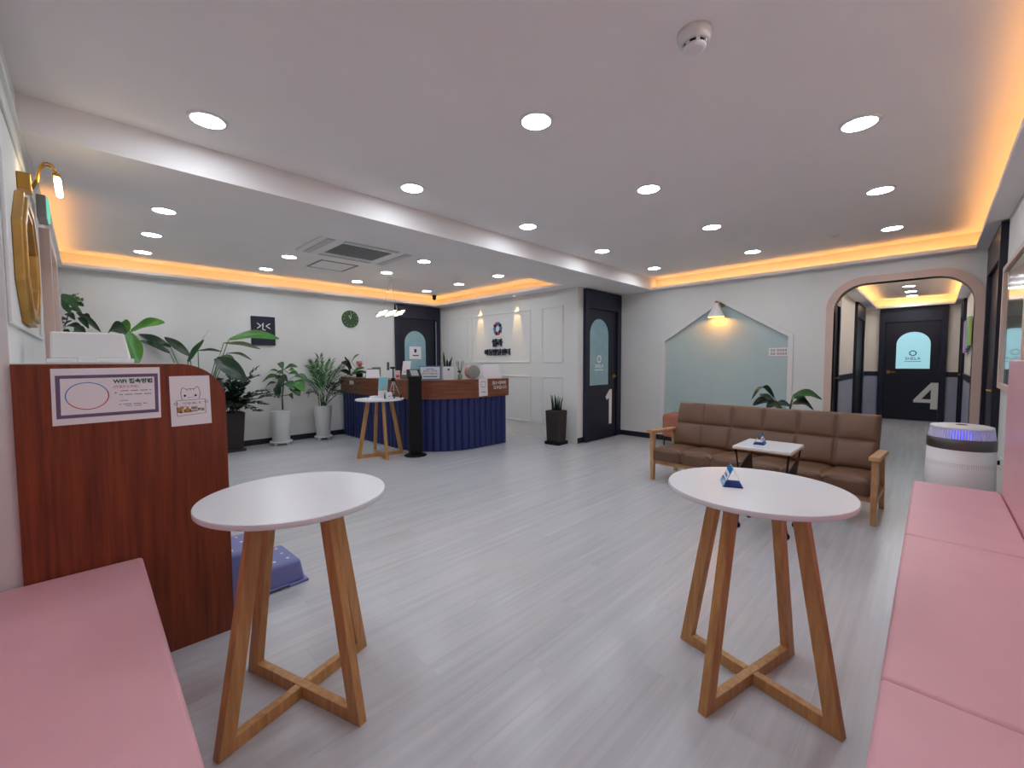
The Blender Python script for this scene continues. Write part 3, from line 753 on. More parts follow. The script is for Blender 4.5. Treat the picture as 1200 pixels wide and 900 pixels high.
mb = MB(); mb.grid(144, 48, back_fn)
def rim(u, v): return BB+bd*v+Vector((-W2+2*W2*u, 0, 0))-bn_*.07
mb.grid(12, 6, lambda u, v: rim(u, v)-bn_*.015*math.sin(PI*u)*math.sin(PI*v))
for e0, e1 in (((0, 0), (1, 0)), ((1, 0), (1, 1)), ((1, 1), (0, 1)), ((0, 1), (0, 0))):
    n_ = 24
    def sidef(s_, t_, e0=e0, e1=e1):
        u = e0[0]+(e1[0]-e0[0])*s_; v = e0[1]+(e1[1]-e0[1])*s_
        return back_fn(u, v)*(1-t_)+rim(u, v)*t_ - (Vector((0, 0, 0)))
    mb.grid(n_, 2, sidef)
ob('backrest', mb, BROWN, so)
for sx_ in (-1, 1):
    X = sx_*.905
    ob('arm', MB().hexa([(X-.035, -.33, .505), (X+.035, -.33, .505), (X+.035, .27, .475), (X-.035, .27, .475)], [(X-.035, -.33, .54), (X+.035, -.33, .54), (X+.035, .27, .51), (X-.035, .27, .51)]), OAKL, so, bevel=.01, bseg=3)
    ob('leg', MB().hexa([(X-.018, -.275, 0), (X+.018, -.275, 0), (X+.018, -.235, 0), (X-.018, -.235, 0)], [(X-.02, -.295, .506), (X+.02, -.295, .506), (X+.02, -.23, .506), (X-.02, -.23, .506)]), OAKL, so, bevel=.004)
    ob('leg', MB().hexa([(X-.018, .27, 0), (X+.018, .27, 0), (X+.018, .31, 0), (X-.018, .31, 0)], [(X-.018, .19, .478), (X+.018, .19, .478), (X+.018, .23, .478), (X-.018, .23, .478)]), OAKL, so, bevel=.004)
    ob('side_rail', MB().box((X-.015, -.25, .16), (X+.015, .265, .205)), OAKL, so, bevel=.003)
ob('front_rail', MB().box((-.89, -.265, .175), (.89, -.24, .224)), OAKL, so, bevel=.003)
ob('rear_rail', MB().box((-.89, .16, .175), (.89, .185, .224)), OAKL, so, bevel=.003)
ob('leg', MB().box((-.6, -.02, 0), (-.56, .02, .175)), OAKL, so, bevel=.003); ob('leg', MB().box((.56, -.02, 0), (.6, .02, .175)), OAKL, so, bevel=.003)
ob('middle_rail', MB().box((-.6, -.24, .176), (-.56, .16, .222)).box((.56, -.24, .176), (.6, .16, .222)), OAKL, so)

# laptop table on casters
t = thing('caster_table', 'low white-topped table with black trapezoid side panels on casters before the sofa', 'table', (-.857, 3.587, 0))
ob('tabletop', MB().box((-.187, -.205, .612), (.187, .205, .634)), TOPW, t, bevel=.006)
ob('edge_band', MB().box((-.189, -.207, .610), (.189, .207, .616)), OAKL, t)
for sx_ in (-1, 1):
    X0, X1 = sx_*.17, sx_*.135
    fr_ = MB()
    P = lambda k, y: Vector((X0+(X1-X0)*k, y, .61-.36*k))
    fr_.tube([P(0, -.18), P(1, -.14), P(1, .14), P(0, .18)], .007, 8)
    ob('side_frame', fr_, BLACKM, t)
    q = [P(.42, -.165), P(1, -.14), P(1, .14), P(.2, .172)]
    dx = Vector((.004, 0, 0)); ob('side_panel', MB().hexa([p-dx for p in q], [p+dx for p in q]), BLACKM, t)
    for sy_ in (-1, 1):
        ob('leg', MB().tube([(X1, sy_*.14, .25), (sx_*.16, sy_*.145, .05)], .008, 8), BLACKM, t)
        c = ob('caster', MB().lathe([(.02, -.008), (.024, -.004), (.024, .004), (.02, .008)], 18, (sx_*.16, sy_*.145, .024), axis='y'), BLACK, t)
        ob('fork', MB().box((sx_*.16-.008, sy_*.145-.014, .03), (sx_*.16+.008, sy_*.145-.010, .055)).box((sx_*.16-.008, sy_*.145+.010, .03), (sx_*.16+.008, sy_*.145+.014, .055)).box((sx_*.16-.008, sy_*.145-.014, .05), (sx_*.16+.008, sy_*.145+.014, .056)), BLACKM, c)
ob('lower_shelf', MB().box((-.14, -.14, .24), (.14, .14, .252)), BLACKM, t)

# terracotta stool behind sofa
t = thing('upholstered_stool', 'terracotta upholstered low stool with black legs behind the sofa end', 'stool', (-2.655, 6.24, 0))
ob('seat', MB().box((-.2, -.2, .14), (.2, .2, .485)), TERRA, t, bevel=.05, bseg=4)
for sx_ in (-1, 1):
    for sy_ in (-1, 1): ob('leg', MB().tube([(sx_*.17, sy_*.17, 0), (sx_*.165, sy_*.165, .16)], .01, 8), BLACKM, t)

# ------------------------------------------------------------------ air purifier
t = thing('air_purifier', 'white cylindrical air purifier with grey band and blue lit ring', 'air purifier', (.155, 4.30, 0))
ob('body', MB().lathe([(.150, 0), (.172, .012), (.178, .05), (.176, .4), (.171, .652)], 48), WHITEP, t)
mb = MB()
for k in range(44):
    for j in range(40):
        a = PI*1.05+PI*.9*k/43; z = .2+.36*j/39
        c, s_ = math.cos(a), math.sin(a); r_ = .1785-.0075*max(0, (z-.05)/.6)+.0006
        mb.add([(r_*c-s_*.0022*q[0], r_*s_+c*.0022*q[0], z+.0022*q[1]) for q in ((-1, -1), (1, -1), (1, 1), (-1, 1))], [(0, 1, 2, 3)])
po = ob('perforations', mb, mat('perforation_grey', (186, 184, 184), .5), t); po['kind'] = 'stuff'
ob('band', MB().lathe([(.170, .652), (.173, .656), (.172, .722), (.169, .726)], 48), mat('gunmetal', (104, 102, 100), .35, .8), t)
ob('light_ring', MB().lathe([(.150, .726), (.143, .79)], 48, caps=False), BLUEL, t)
for k in range(72):
    a = 2*PI*k/72; c, s_ = math.cos(a), math.sin(a)
    if k == 0: lm = MB().hexa([(.152, -.0035, .724), (.166, -.0035, .724), (.166, .0035, .724), (.152, .0035, .724)], [(.145, -.0035, .792), (.158, -.0035, .792), (.158, .0035, .792), (.145, .0035, .792)]).mesh('louvre')
    link('louvre', lm, WHITEP, t, rot=a)
ob('top', MB().lathe([(.159, .79), (.156, .806), (.13, .812), (.06, .813)], 48), WHITEP, t)
ob('display', MB().lathe([(.03, .8131), (.03, .8145)], 24), BLACK, t)
t = thing('wall_outlet', 'small white wall outlet with a dark plug behind the air purifier', 'outlet', (XR, 4.95, .47))
ob('plate', MB().box((-.01, -.06, -.04), (0, .06, .04)), WHITEP, t, bevel=.003); ob('plug', MB().lathe([(.018, 0), (.016, -.04)], 14, (-.01, 0, 0), axis='x'), BLACK, t)

# framed picture on right wall
def art_mat(name, cols, sc):
    m, nt, b = base(name); N = nt.nodes; L = nt.links
    tc = N.new('ShaderNodeTexCoord'); mp = N.new('ShaderNodeMapping'); mp.inputs['Scale'].default_value = sc
    L.new(tc.outputs['Object'], mp.inputs['Vector'])
    n = N.new('ShaderNodeTexNoise'); n.inputs['Scale'].default_value = 2.2; n.inputs['Detail'].default_value = 3; L.new(mp.outputs[0], n.inputs['Vector'])
    r = N.new('ShaderNodeValToRGB'); el = r.color_ramp.elements
    el[0].position = .3; el[0].color = lin(cols[0]); el[1].position = .7; el[1].color = lin(cols[-1])
    for k, c in enumerate(cols[1:-1]): e = el.new(.3+.4*(k+1)/(len(cols)-1)); e.color = lin(c)
    L.new(n.outputs[0], r.inputs[0]); L.new(r.outputs[0], b.inputs['Base Color']); b.inputs['Roughness'].default_value = .12; b.inputs['Coat Weight'].default_value = .6
    b.inputs['Coat Roughness'].default_value = .03
    MATS[name] = m; return m
t = thing('framed_picture', 'glossy framed picture with pale frame on the right wall', 'picture', (XR, 4.6, 1.52))
ob('frame', MB().plate(rect(-.66, -.48, .6, .48), [rect(-.62, -.44, .56, .44)], .03, lambda u, v, w_: (-w_, u, v)), ROSE, t, bevel=.004)
ob('upper_image', MB().box((-.014, -.62, -.02), (-.004, .56, .44)), art_mat('art_green', [(120, 132, 104), (150, 150, 122), (96, 96, 92)], (1, 3, 2)), t)
ob('lower_image', MB().box((-.014, -.62, -.44), (-.004, .56, -.02)), art_mat('art_teal', [(110, 150, 150), (180, 206, 204), (84, 110, 100)], (1, 9, 1.5)), t)
# corridor poster
t = thing('pastel_poster', 'pastel striped poster on the right corridor wall', 'poster', (XCR-.018, 9.9, 1.66))
for k, mt in enumerate((mat('pastel_pink', (214, 150, 190), .5), mat('pastel_violet', (150, 150, 214), .5), mat('pastel_teal', (120, 190, 190), .5), mat('pastel_lime', (170, 200, 120), .5))):
    ob('stripe', MB().box((-.03, .8-.4*(k+1), -.27+.03*k), (0, .8-.4*k, .27-.02*(k % 2))), mt, t, bevel=.008)

# ------------------------------------------------------------------ reception counter
CR = Vector((-5.52, 3.98)); RB = .80
def counter_path(off, step=.05):
    """front line of the counter shifted outwards by off: from the left wall, round the corner, to the free end"""
    pts = []; r = RB+off
    x = XL+.002
    y = CR.y-r
    n_ = int((CR.x-x)/step)
    for k in range(n_+1): pts.append((x+(CR.x-x)*k/n_, y, (0, -1)))
    na = int(r*PI/2/step)
    for k in range(1, na+1):
        a = -PI/2+PI/2*k/na; pts.append((CR.x+r*math.cos(a), CR.y+r*math.sin(a), (math.cos(a), math.sin(a))))
    y1 = 4.625+(.02 if off > 0 else 0); n2 = max(1, int((y1-CR.y)/step))
    for k in range(1, n2+1): pts.append((CR.x+r, CR.y+(y1-CR.y)*k/n2, (1, 0)))
    return pts
def path_wall(off0, off1, z0, z1, step=.06):
    a = counter_path(off0, step); b = counter_path(off1, step)
    # use the outer path's normals to build the inner one so counts agree
    b = [(p[0]-p[2][0]*(off0-off1), p[1]-p[2][1]*(off0-off1)) for p in a]
    mb = MB(); vs = []
    for p, q in zip(a, b): vs += [(p[0], p[1], z0), (p[0], p[1], z1), (q[0], q[1], z1), (q[0], q[1], z0)]
    fs = []
    for i in range(len(a)-1):
        for k in range(4): fs.append((i*4+k, i*4+(k+1) % 4, (i+1)*4+(k+1) % 4, (i+1)*4+k))
    fs += [(0, 3, 2, 1), tuple((len(a)-1)*4+k for k in range(4))]
    return mb.add(vs, fs)
ct_ = thing('reception_counter', 'curved reception counter with walnut band over navy fluted front', 'counter', (0, 0, 0))
ob('core', path_wall(-.02, -.30, 0, .745), CNAVY, ct_)
HT = 1.012
bo = ob('wood_band', path_wall(.03, -.0, .745, HT, .05), WALNUTH, ct_)
ob('ledge', path_wall(-.001, -.32, HT-.03, HT, .05), WALNUTH, ct_)
ob('work_top', path_wall(-.3, -.75, .72, .745, .1), TRIMW, ct_)
# fluted slats
cp = counter_path(0, .01)
cum = [0]
for p, q in zip(cp[:-1], cp[1:]): cum.append(cum[-1]+math.hypot(q[0]-p[0], q[1]-p[1]))
pitch = .105; ns = int(cum[-1]/pitch)
pitch = cum[-1]/ns
def on_path(s_):
    for i in range(len(cum)-1):
        if cum[i+1] >= s_:
            f_ = (s_-cum[i])/(cum[i+1]-cum[i]+1e-9); p, q = cp[i], cp[i+1]
            return p[0]+(q[0]-p[0])*f_, p[1]+(q[1]-p[1])*f_, math.atan2(p[2][1]+(q[2][1]-p[2][1])*f_, p[2][0]+(q[2][0]-p[2][0])*f_)
    p = cp[-1]; return p[0], p[1], math.atan2(p[2][1], p[2][0])
mb = MB(); hw = pitch/2-.004; vs = []
pr = [(-.022, -hw)]+[(-.02+.026*math.cos(PI*(k/8-.5)), hw*math.sin(PI*(k/8-.5))) for k in range(9)]+[(-.022, hw)]
for z in (.003, .744):
    for p in pr: vs.append((p[0], p[1], z))
n_ = len(pr); fs = [(i, (i+1) % n_, n_+(i+1) % n_, n_+i) for i in range(n_)]+[tuple(range(n_))[::-1], tuple(range(n_, 2*n_))]
mb.add(vs, fs); slm = mb.mesh('slat')
for k in range(ns):
    x, y, a = on_path((k+.5)*pitch); link('slat', slm, CNAVY, ct_, loc=(x, y, 0), rot=a)
# white vinyl lettering on the band (faces +X)
lettering('접수·대여복', .06, WHITEL, bo, (-4.688, 4.44, .945), YR, ZU, bold=.001)
lettering('도우입니다', .06, WHITEL, bo, (-4.688, 4.46, .875), YR, ZU, bold=.001)
def ledge(px, inset=.14):
    """point on the counter ledge seen in image column px"""
    r = ray(px, 430); d = Vector((r.x, r.y)).normalized(); s_ = 3.0
    while s_ < 12:
        p = d*s_
        if p.x > CR.x and p.y < CR.y: off = RB-(p-CR).length
        elif p.y < CR.y: off = p.y-(CR.y-RB)
        else: off = (CR.x+RB)-p.x
        if off >= inset: return p.x, p.y, HT
        s_ += .005
FA = lambda x, y: math.atan2(-y, -x)-PI/2+PI              # local -y looks at the camera side
def face(p, extra=0): return math.atan2(p[1], p[0])-PI/2+extra

p = ledge(504); t = thing('counter_sign', 'white acrylic sign with blue border on the counter corner', 'sign', p, face(p))
ob('panel', MB().box((-.15, -.004, 0), (.15, .004, .2)), PAPER, t); ob('border', MB().plate(rect(-.15, 0, .15, .2), [rect(-.135, .015, .135, .185)], .001, lambda u, v, w_: (u, -.0045-w_, v)), SKYB, t)
lettering('잠시만 기다려', .034, INK, t, (0, -.0055, .125), (1, 0, 0), ZU, ext=.0003); lettering('주시기 바랍니다', .034, INK, t, (0, -.0055, .085), (1, 0, 0), ZU, ext=.0003)
ob('line_print', MB().plate(rect(-.1, .04, .1, .055), [], .0005, lambda u, v, w_: (u, -.0045-w_, v)).plate(rect(-.06, .152, .06, .16), [], .0005, lambda u, v, w_: (u, -.0045-w_, v)), SKYB, t)
ob('stand', MB().box((-.1, .004, 0), (.1, .05, .006)), WHITEP, t)
p = ledge(525); t = thing('snake_plant', 'small snake plant in a square white pot on the counter', 'potted plant', p, face(p, .1))
ob('pot', MB().box((-.075, -.075, 0), (.075, .075, .19)), POTW, t, bevel=.006)
ob('soil', MB().box((-.068, -.068, .185), (.068, .068, .193)), SOIL, t)
ob('emblem', MB().box((-.013, -.0775, .135), (.013, -.0752, .16)), INK, t)
def blade(mb, b, tip, w0, seg=6, twist=0.4):
    b = Vector(b); tip = Vector(tip); ax = tip-b; s_ = Vector((math.cos(twist), math.sin(twist), 0))
    pts = []
    for i in range(seg+1):
        k = i/seg; wv = w0*(1-.25*(1-k)**2)*(1-k**3)+.001; c = b+ax*k
        nrm = ax.cross(s_).normalized()*(.18*wv)
        pts += [c-s_*wv+nrm, c-nrm*.6, c+s_*wv+nrm]
    fs = []
    for i in range(seg):
        for j in range(2): fs.append((i*3+j, i*3+j+1, (i+1)*3+j+1, (i+1)*3+j))
    return mb.add(pts, fs, True)
for k, (bx_, tx, h, w0) in enumerate(((-.05, -.06, .4, .018), (-.01, -.01, .3, .018), (.03, .06, .34, .018), (.01, .02, .28, .016), (-.03, -.04, .3, .016), (.05, .05, .27, .016))):
    ob('leaf', blade(MB(), (bx_, (k % 3-1)*.03, .19), (tx*1.1, (k % 3-1)*.05, h), w0, twist=.3*k), G5 if k % 2 else G1, t)
p = ledge(539, .1); t = thing('reed_diffuser', 'glass reed diffuser beside the snake plant on the counter', 'diffuser', p)
ob('bottle', MB().lathe([(.03, 0), (.032, .004), (.032, .07), (.012, .085), (.012, .1)], 16), mat('amber_green_glass', (120, 130, 84), .1, coat=.5), t)
for k in range(6): ob('reed', MB().tube([(0, 0, .05), (.06*math.cos(k*1.05), .06*math.sin(k*1.05), .27)], .0025, 6), BLACKM, t)
ob('bow', MB().sphere((-.02, 0, .115), .022, 10, 6, (1.6, 1, .6)), BLACK, t)
p = ledge(553, .14); t = thing('drum_humidifier', 'round drum-shaped device with grey face and copper side on the counter', 'humidifier', p, face(p, .35))
ob('body', MB().lathe([(.085, .0), (.098, .02), (.098, .14), (.09, .16)], 36, (0, -.08, .106), axis='y'), COPPER, t)
ob('face', MB().lathe([(.1, .012), (.102, .006), (.1, 0), (.09, -.004)], 36, (0, -.08, .106), axis='y'), GREYF, t)
ob('indicator', MB().box((-.002, -.0865, .06), (.002, -.0845, .13)), GREYP, t)
ob('foot', MB().box((-.05, -.07, 0), (.05, .05, .012)), WHITEP, t)
p = ledge(576, .12); t = thing('leaflet_stand', 'white leaflets in a stand at the free end of the counter', 'leaflets', p, PI/2-.15)
ob('sheet', MB().hexa([(-.17, -.05, 0), (.16, -.05, 0), (.16, -.046, 0), (-.17, -.046, 0)], [(-.19, .01, .2), (.12, .01, .2), (.12, .014, .2), (-.19, .014, .2)]), PAPER, t)
ob('sheet', MB().hexa([(-.15, 0, 0), (.16, 0, 0), (.16, .004, 0), (-.15, .004, 0)], [(-.12, .05, .22), (.17, .05, .22), (.17, .054, .22), (-.12, .054, .22)]), PAPER, t)
ob('print', MB().hexa([(-.12, -.0365, .04), (.1, -.0365, .04), (.1, -.0375, .04), (-.12, -.0375, .04)], [(-.125, -.0325, .055), (.08, -.0325, .055), (.08, -.0335, .055), (-.125, -.0335, .055)]), PURPLE, t)
ob('base', MB().box((-.17, -.05, 0), (.16, .06, .004)), WHITEP, t)
t = thing('hanging_leaflet', 'white leaflet taped to the walnut band near the counter end', 'leaflet', (-4.689, 4.12, .915))
ob('sheet', MB().hexa([(.0, -.085, -.155), (.0, .085, -.15), (.001, .085, -.15), (.001, -.085, -.155)], [(.0, -.09, .105), (.0, .082, .105), (.001, .082, .105), (.001, -.09, .105)]), PAPER, t)
ob('print', MB().plate(rect(-.045, -.02, .045, .06), [rect(-.04, -.015, .04, .055)], .0003, lambda u, v, w_: (.0012+w_, u, v)), PURPLE, t)
ob('print', MB().plate(rect(-.05, -.1, .05, -.085), [], .0003, lambda u, v, w_: (.0012+w_, u, v)), ORNP, t)
t = thing('band_label', 'small blank white label on the left end of the walnut band', 'label', (-6.93, CR.y-RB-.0305, .925))
ob('card', MB().box((-.08, -.001, -.035), (.08, 0, .035)), PAPER, t)
# left part of the counter
p = ledge(437, .16); t = thing('desk_calendar', 'white tent calendar standing on the counter left part', 'calendar', p, face(p, .1))
ob('page', MB().hexa([(-.12, -.06, 0), (.1, -.06, 0), (.1, -.056, 0), (-.12, -.056, 0)], [(-.1, -.004, .14), (.1, -.004, .14), (.1, 0, .14), (-.1, 0, .14)]), PAPER, t)
ob('rear_page', MB().hexa([(-.12, .05, 0), (.1, .05, 0), (.1, .054, 0), (-.12, .054, 0)], [(-.1, 0, .14), (.1, 0, .14), (.1, .004, .14), (-.1, .004, .14)]), BLACK, t)
ob('binding', MB().tube([(-.095, 0, .143), (.095, 0, .143)], .008, 8), GREYP, t)
p = ledge(441, .3); t = thing('grey_box', 'dark grey box behind the tent calendar on the counter', 'box', p, face(p))
ob('body', MB().box((-.07, -.02, 0), (.07, .03, .17)), GREYP, t, bevel=.004)
p = ledge(466, .12); t = thing('pink_box', 'small pink printed box on the counter behind the tripod', 'box', p, face(p))
ob('body', MB().box((-.035, -.025, 0), (.035, .025, .13)), PINKP, t, bevel=.002); ob('print', MB().box((-.025, -.0256, .03), (.025, -.0252, .06)), REDP, t)
p = ledge(475, .15); t = thing('card_stand', 'pink card in a grey stand on the counter beside the black column', 'card stand', p, face(p))
ob('block', MB().box((-.06, -.04, 0), (.06, .04, .07)), GREYP, t, bevel=.003)
ob('card', MB().hexa([(-.055, -.02, .06), (.055, -.02, .06), (.055, -.017, .06), (-.055, -.017, .06)], [(-.03, .02, .27), (.085, .02, .27), (.085, .023, .27), (-.03, .023, .27)]), PAPER, t)
ob('print', MB().hexa([(-.03, -.013, .1), (.045, -.013, .1), (.045, -.0125, .1), (-.03, -.0125, .1)], [(-.015, .0105, .21), (.06, .0105, .21), (.06, .011, .21), (-.015, .011, .21)]), PINKP, t)

# black column
p = (-4.955, 3.12, 0); t = thing('sanitizer_column', 'tall black column stand with slanted top before the counter', 'stand', p, face(p, .25))
ob('base', MB().lathe([(.15, 0), (.15, .008), (.13, .02), (.1, .026)], 36), BLACK, t)
ob('column', MB().box((-.085, -.05, .02), (.085, .05, 1.04)), BLACK, t, bevel=.012, bseg=3)
ob('head', MB().hexa([(-.09, -.06, 1.04), (.09, -.06, 1.04), (.09, .07, 1.04), (-.09, .07, 1.04)], [(-.09, -.065, 1.07), (.09, -.065, 1.07), (.09, .075, 1.17), (-.09, .075, 1.17)]), BLACK, t, bevel=.006)
ob('screen', MB().hexa([(-.05, -.05, 1.083), (.05, -.05, 1.083), (.05, .05, 1.154), (-.05, .05, 1.154)], [(-.05, -.052, 1.087), (.05, -.052, 1.087), (.05, .048, 1.158), (-.05, .048, 1.158)]), CHROME, t)

# things on the small table
ZT = .777
p = onz(449, 466, ZT); t = thing('brochure_holder', 'teal printed brochure in a holder on the table before the counter', 'brochure', p, face(p))
ob('brochure', MB().hexa([(-.07, -.03, .005), (.05, -.03, .005), (.05, -.026, .005), (-.07, -.026, .005)], [(-.05, .03, .29), (.075, .03, .29), (.075, .034, .29), (-.05, .034, .29)]), PAPER, t)
ob('print', MB().hexa([(-.06, -.0125, .1), (.058, -.0125, .1), (.058, -.0115, .1), (-.06, -.0115, .1)], [(-.048, .0265, .28), (.07, .0265, .28), (.07, .0275, .28), (-.048, .0275, .28)]), TEALP, t)
ob('print', MB().hexa([(-.02, -.013, .105), (.02, -.013, .105), (.02, -.012, .105), (-.02, -.012, .105)], [(-.015, -.001, .15), (.018, -.001, .15), (.018, 0, .15), (-.015, 0, .15)]), COPPER, t)
ob('base', MB().box((-.07, -.035, 0), (.055, .06, .006)), WHITEP, t)
p = onz(456, 467, ZT); t = thing('small_carton', 'little white carton beside the tripod on the table', 'carton', p, face(p, .2))
ob('body', MB().box((-.035, -.03, 0), (.035, .03, .085)), PAPER, t, bevel=.002); ob('print', MB().box((-.02, -.0306, .03), (.02, -.0302, .04)), GREYP, t)
p = onz(451, 467.2, ZT); t = thing('marker_pen', 'short black marker standing in front of the carton', 'pen', p)
ob('barrel', MB().lathe([(.009, 0), (.009, .05), (.006, .055), (.006, .08)], 12), BLACK, t)
for k, (px_, py_, rz) in enumerate(((440, 465.5, .3), (432, 467.8, -.2))):
    p = onz(px_, py_, ZT); t = thing('paper_stack', ('thick stack of white papers by the brochure holder', 'open leaflet lying at the left of the small table')[k], 'papers', p, rz)
    ob('sheets', MB().box((-.06, -.05, 0), (.06, .05, (.018, .006)[k])), PAPER, t); ob('print', MB().box((-.04, -.03, (.018, .006)[k]), (.03, .0, (.0185, .0065)[k])), SKYB, t)
p = onz(463, 466.3, ZT); t = thing('phone_tripod', 'small silver and black phone tripod on the table before the counter', 'tripod', p, face(p))
hub = Vector((-.02, 0, .25))
for k, q in enumerate(((.075, -.03), (-.09, .02), (-.01, -.065))):
    ob('leg', MB().tube([Vector((q[0]-.0, q[1], .012)), hub], .006, 8), CHROME, t); ob('foot', MB().tube([(q[0], q[1], 0), (q[0]*.93-.0, q[1]*.93, .05)], .009, 8), BLACK, t)
ob('brace', MB().tube([(.03, -.02, .1), (-.02, 0, .12), (-.06, .01, .1)], .003, 6), CHROME, t)
ob('hub', MB().lathe([(.03, .235), (.032, .25), (.02, .275)], 14, (-.02, 0, 0)), BLACK, t)
ob('column', MB().tube([(-.02, 0, .26), (-.02, 0, .41)], .009, 8), BLACK, t)
ob('pan_head', MB().box((-.06, -.02, .4), (.005, .02, .425)), BLACK, t, bevel=.004)
ob('phone_clamp', MB().box((-.1, -.012, .38), (-.068, .012, .49)), mat('clamp_green', (70, 90, 84), .5), t, bevel=.003)

# ------------------------------------------------------------------ plants
def leafm(b, tip, wd_, arch=.0, sag=.0, fold=.25, seg=8, roll=0.0, notch=False, m=4):
    """curved leaf from b to tip (world), width wd_, arch = upward bulge of the midrib"""
    b = Vector(b); tip = Vector(tip); ax = tip-b; L_ = ax.length; mb = MB()
    view = (b-CAM).normalized(); upv = Vector((0, 0, 1))
    side = ax.cross(upv)
    if side.length < .15*L_: side = ax.cross(Vector((1, .3, 0)))
    side.normalize()
    side = Matrix.Rotation(roll, 3, ax.normalized()) @ side
    nrm = side.cross(ax).normalized()
    vs = []
    for i in range(seg+1):
        k = i/seg; c = b+ax*k+upv*arch*math.sin(PI*k)-upv*sag*k*k
        wv = wd_*.5*(math.sin(PI*min(1, k*.93+.05))**.75)
        for j in range(m+1):
            s_ = -1+2*j/m; vs.append(c+side*wv*s_+nrm*(abs(s_)*fold*wv)+nrm*.04*wd_*math.sin(9*k+3*s_))
    fs = [(i*(m+1)+j, i*(m+1)+j+1, (i+1)*(m+1)+j+1, (i+1)*(m+1)+j) for i in range(seg) for j in range(m)]
    return mb.add(vs, fs, True)
def loc_leaf(t, name, mb, material):
    o = t.matrix_world if False else None
    off = Vector(t.location)
    for i in range(len(mb.v)):
        v = mb.v[i]; mb.v[i] = Vector((max(v.x, XL+.02), max(v.y, YW+.03), v.z))-off
    return ob(name, mb, material, t)
def pot_round(t, r0, r1, h, feet=True):
    ob('pot', MB().lathe([(r0, .055), (r0+.004, .06), (r1, h-.01), (r1, h), (r1-.015, h), (r1-.018, h-.03)], 32), POTW, t)
    ob('soil', MB().lathe([(.001, h-.03), (r1-.018, h-.03)], 24, caps=False), SOIL, t)
    ob('saucer', MB().lathe([(r0*.9, .03), (r0+.035, .035), (r0+.04, .058), (r0+.03, .058)], 32), POTW, t)
    for k in range(4):
        a = k*PI/2+.6; c, s_ = math.cos(a)*r0, math.sin(a)*r0
        ob('foot', MB().box((c-.02, s_-.02, 0), (c+.02, s_+.02, .034)), POTW, t, bevel=.004)
# rubber plant
PXY = (-7.14, 2.10); t = thing('rubber_plant', 'broad-leaved rubber plant in a straight white pot by the wall', 'potted plant', (*PXY, 0))
pot_round(t, .12, .135, .52)
D = lambda P: (Vector(P)-CAM).dot(FW)
dR = D((*PXY, .8))
def cpx(x, y, s=7.5, ox=280, oy=400): return ox+x/s, oy+y/s
def pt(xy, dd, d0): return at(*xy, d0+dd)
trunk = [pt(cpx(385, 600), 0, dR), pt(cpx(380, 480), .0, dR), pt(cpx(392, 380), .0, dR), pt(cpx(385, 240), 0, dR)]
loc_leaf(t, 'trunk', MB().tube(trunk, .013, 8, r1=.006), BARK)
loc_leaf(t, 'branch', MB().tube([trunk[1], pt(cpx(440, 470), -.02, dR)], .006, 6), BARK)
RL = [((385,238),(345,180),48,G2,.0),((400,245),(515,215),46,G2,.05),((425,272),(490,250),40,G3,-.08),((350,268),(250,262),22,G2,.1),((385,285),(322,282),32,G2,-.05),
      ((345,305),(205,345),52,G2,-.05),((440,285),(530,292),44,G2,.08),((490,305),(610,335),50,G2,0),((320,362),(225,408),36,G1,.06),((405,330),(345,395),58,G1,-.1),
      ((410,365),(490,415),62,G2,-.12),((480,355),(575,425),84,G3,-.06),((455,395),(535,468),74,G2,-.1),((335,395),(350,480),60,G1,-.08),((435,468),(474,495),34,G2,0),
      ((352,400),(305,430),50,G1,.05),((360,310),(430,345),56,G1,.1),((375,330),(300,330),44,G1,.12),((395,390),(330,450),50,G1,.1)]
for b_, e_, wd_, mt, dd in RL:
    b3 = pt(cpx(*b_), dd*.5, dR); e3 = pt(cpx(*e_), dd, dR)
    loc_leaf(t, 'leaf', leafm(b3, e3, wd_/7.5*dR/F*1.15, .03, .02, .2, 7, roll=.7 if e_[0] > b_[0] else -.7), mt)
    tr = min(trunk, key=lambda q: (q-b3).length); loc_leaf(t, 'petiole', MB().tube([tr, b3], .004, 5), STEM)
# areca palm
AXY = (-7.14, 2.74); t = thing('areca_palm', 'feathery areca palm in a tapered white pot beside the counter', 'potted plant', (*AXY, 0))
pot_round(t, .1, .145, .56)
dA = D((*AXY, .8)); base_p = Vector((*AXY, .54))
rnd = random.Random(5)
def frond(t, b, tip, arch, nl, ll, mt, wl=.024):
    b = Vector(b); tip = Vector(tip); ctrl = (b+tip)/2+Vector((0, 0, arch)); pts = []
    for i in range(13):
        k = i/12; pts.append(b*(1-k)**2+ctrl*2*k*(1-k)+tip*k*k)
    mb = MB(); mb.tube(pts, .004, 5, r1=.0015)
    for i in range(nl):
        k = .3+.7*i/nl; q = b*(1-k)**2+ctrl*2*k*(1-k)+tip*k*k
        tg = ((tip-ctrl)*k+(ctrl-b)*(1-k)).normalized()
        for s_ in (-1, 1):
            sd = tg.cross(Vector((0, 0, 1)))
            if sd.length < .1: sd = Vector((1, 0, 0))
            sd.normalize(); l_ = ll*(1-.5*abs(k-.55))*rnd.uniform(.8, 1.1)
            e = q+(tg*.75+sd*s_*.75+Vector((0, 0, rnd.uniform(-.15, .3)))).normalized()*l_
            wv = tg.cross(sd).normalized().lerp(Vector((0, 0, 1)), .2)*wl*.0+tg*wl
            md = q.lerp(e, .5)+Vector((0, 0, .015))
            mb.add([q, md-wv*.5, e, md+wv*.5], [(0, 1, 2, 3)])
    return loc_leaf(t, 'frond', mb, mt)
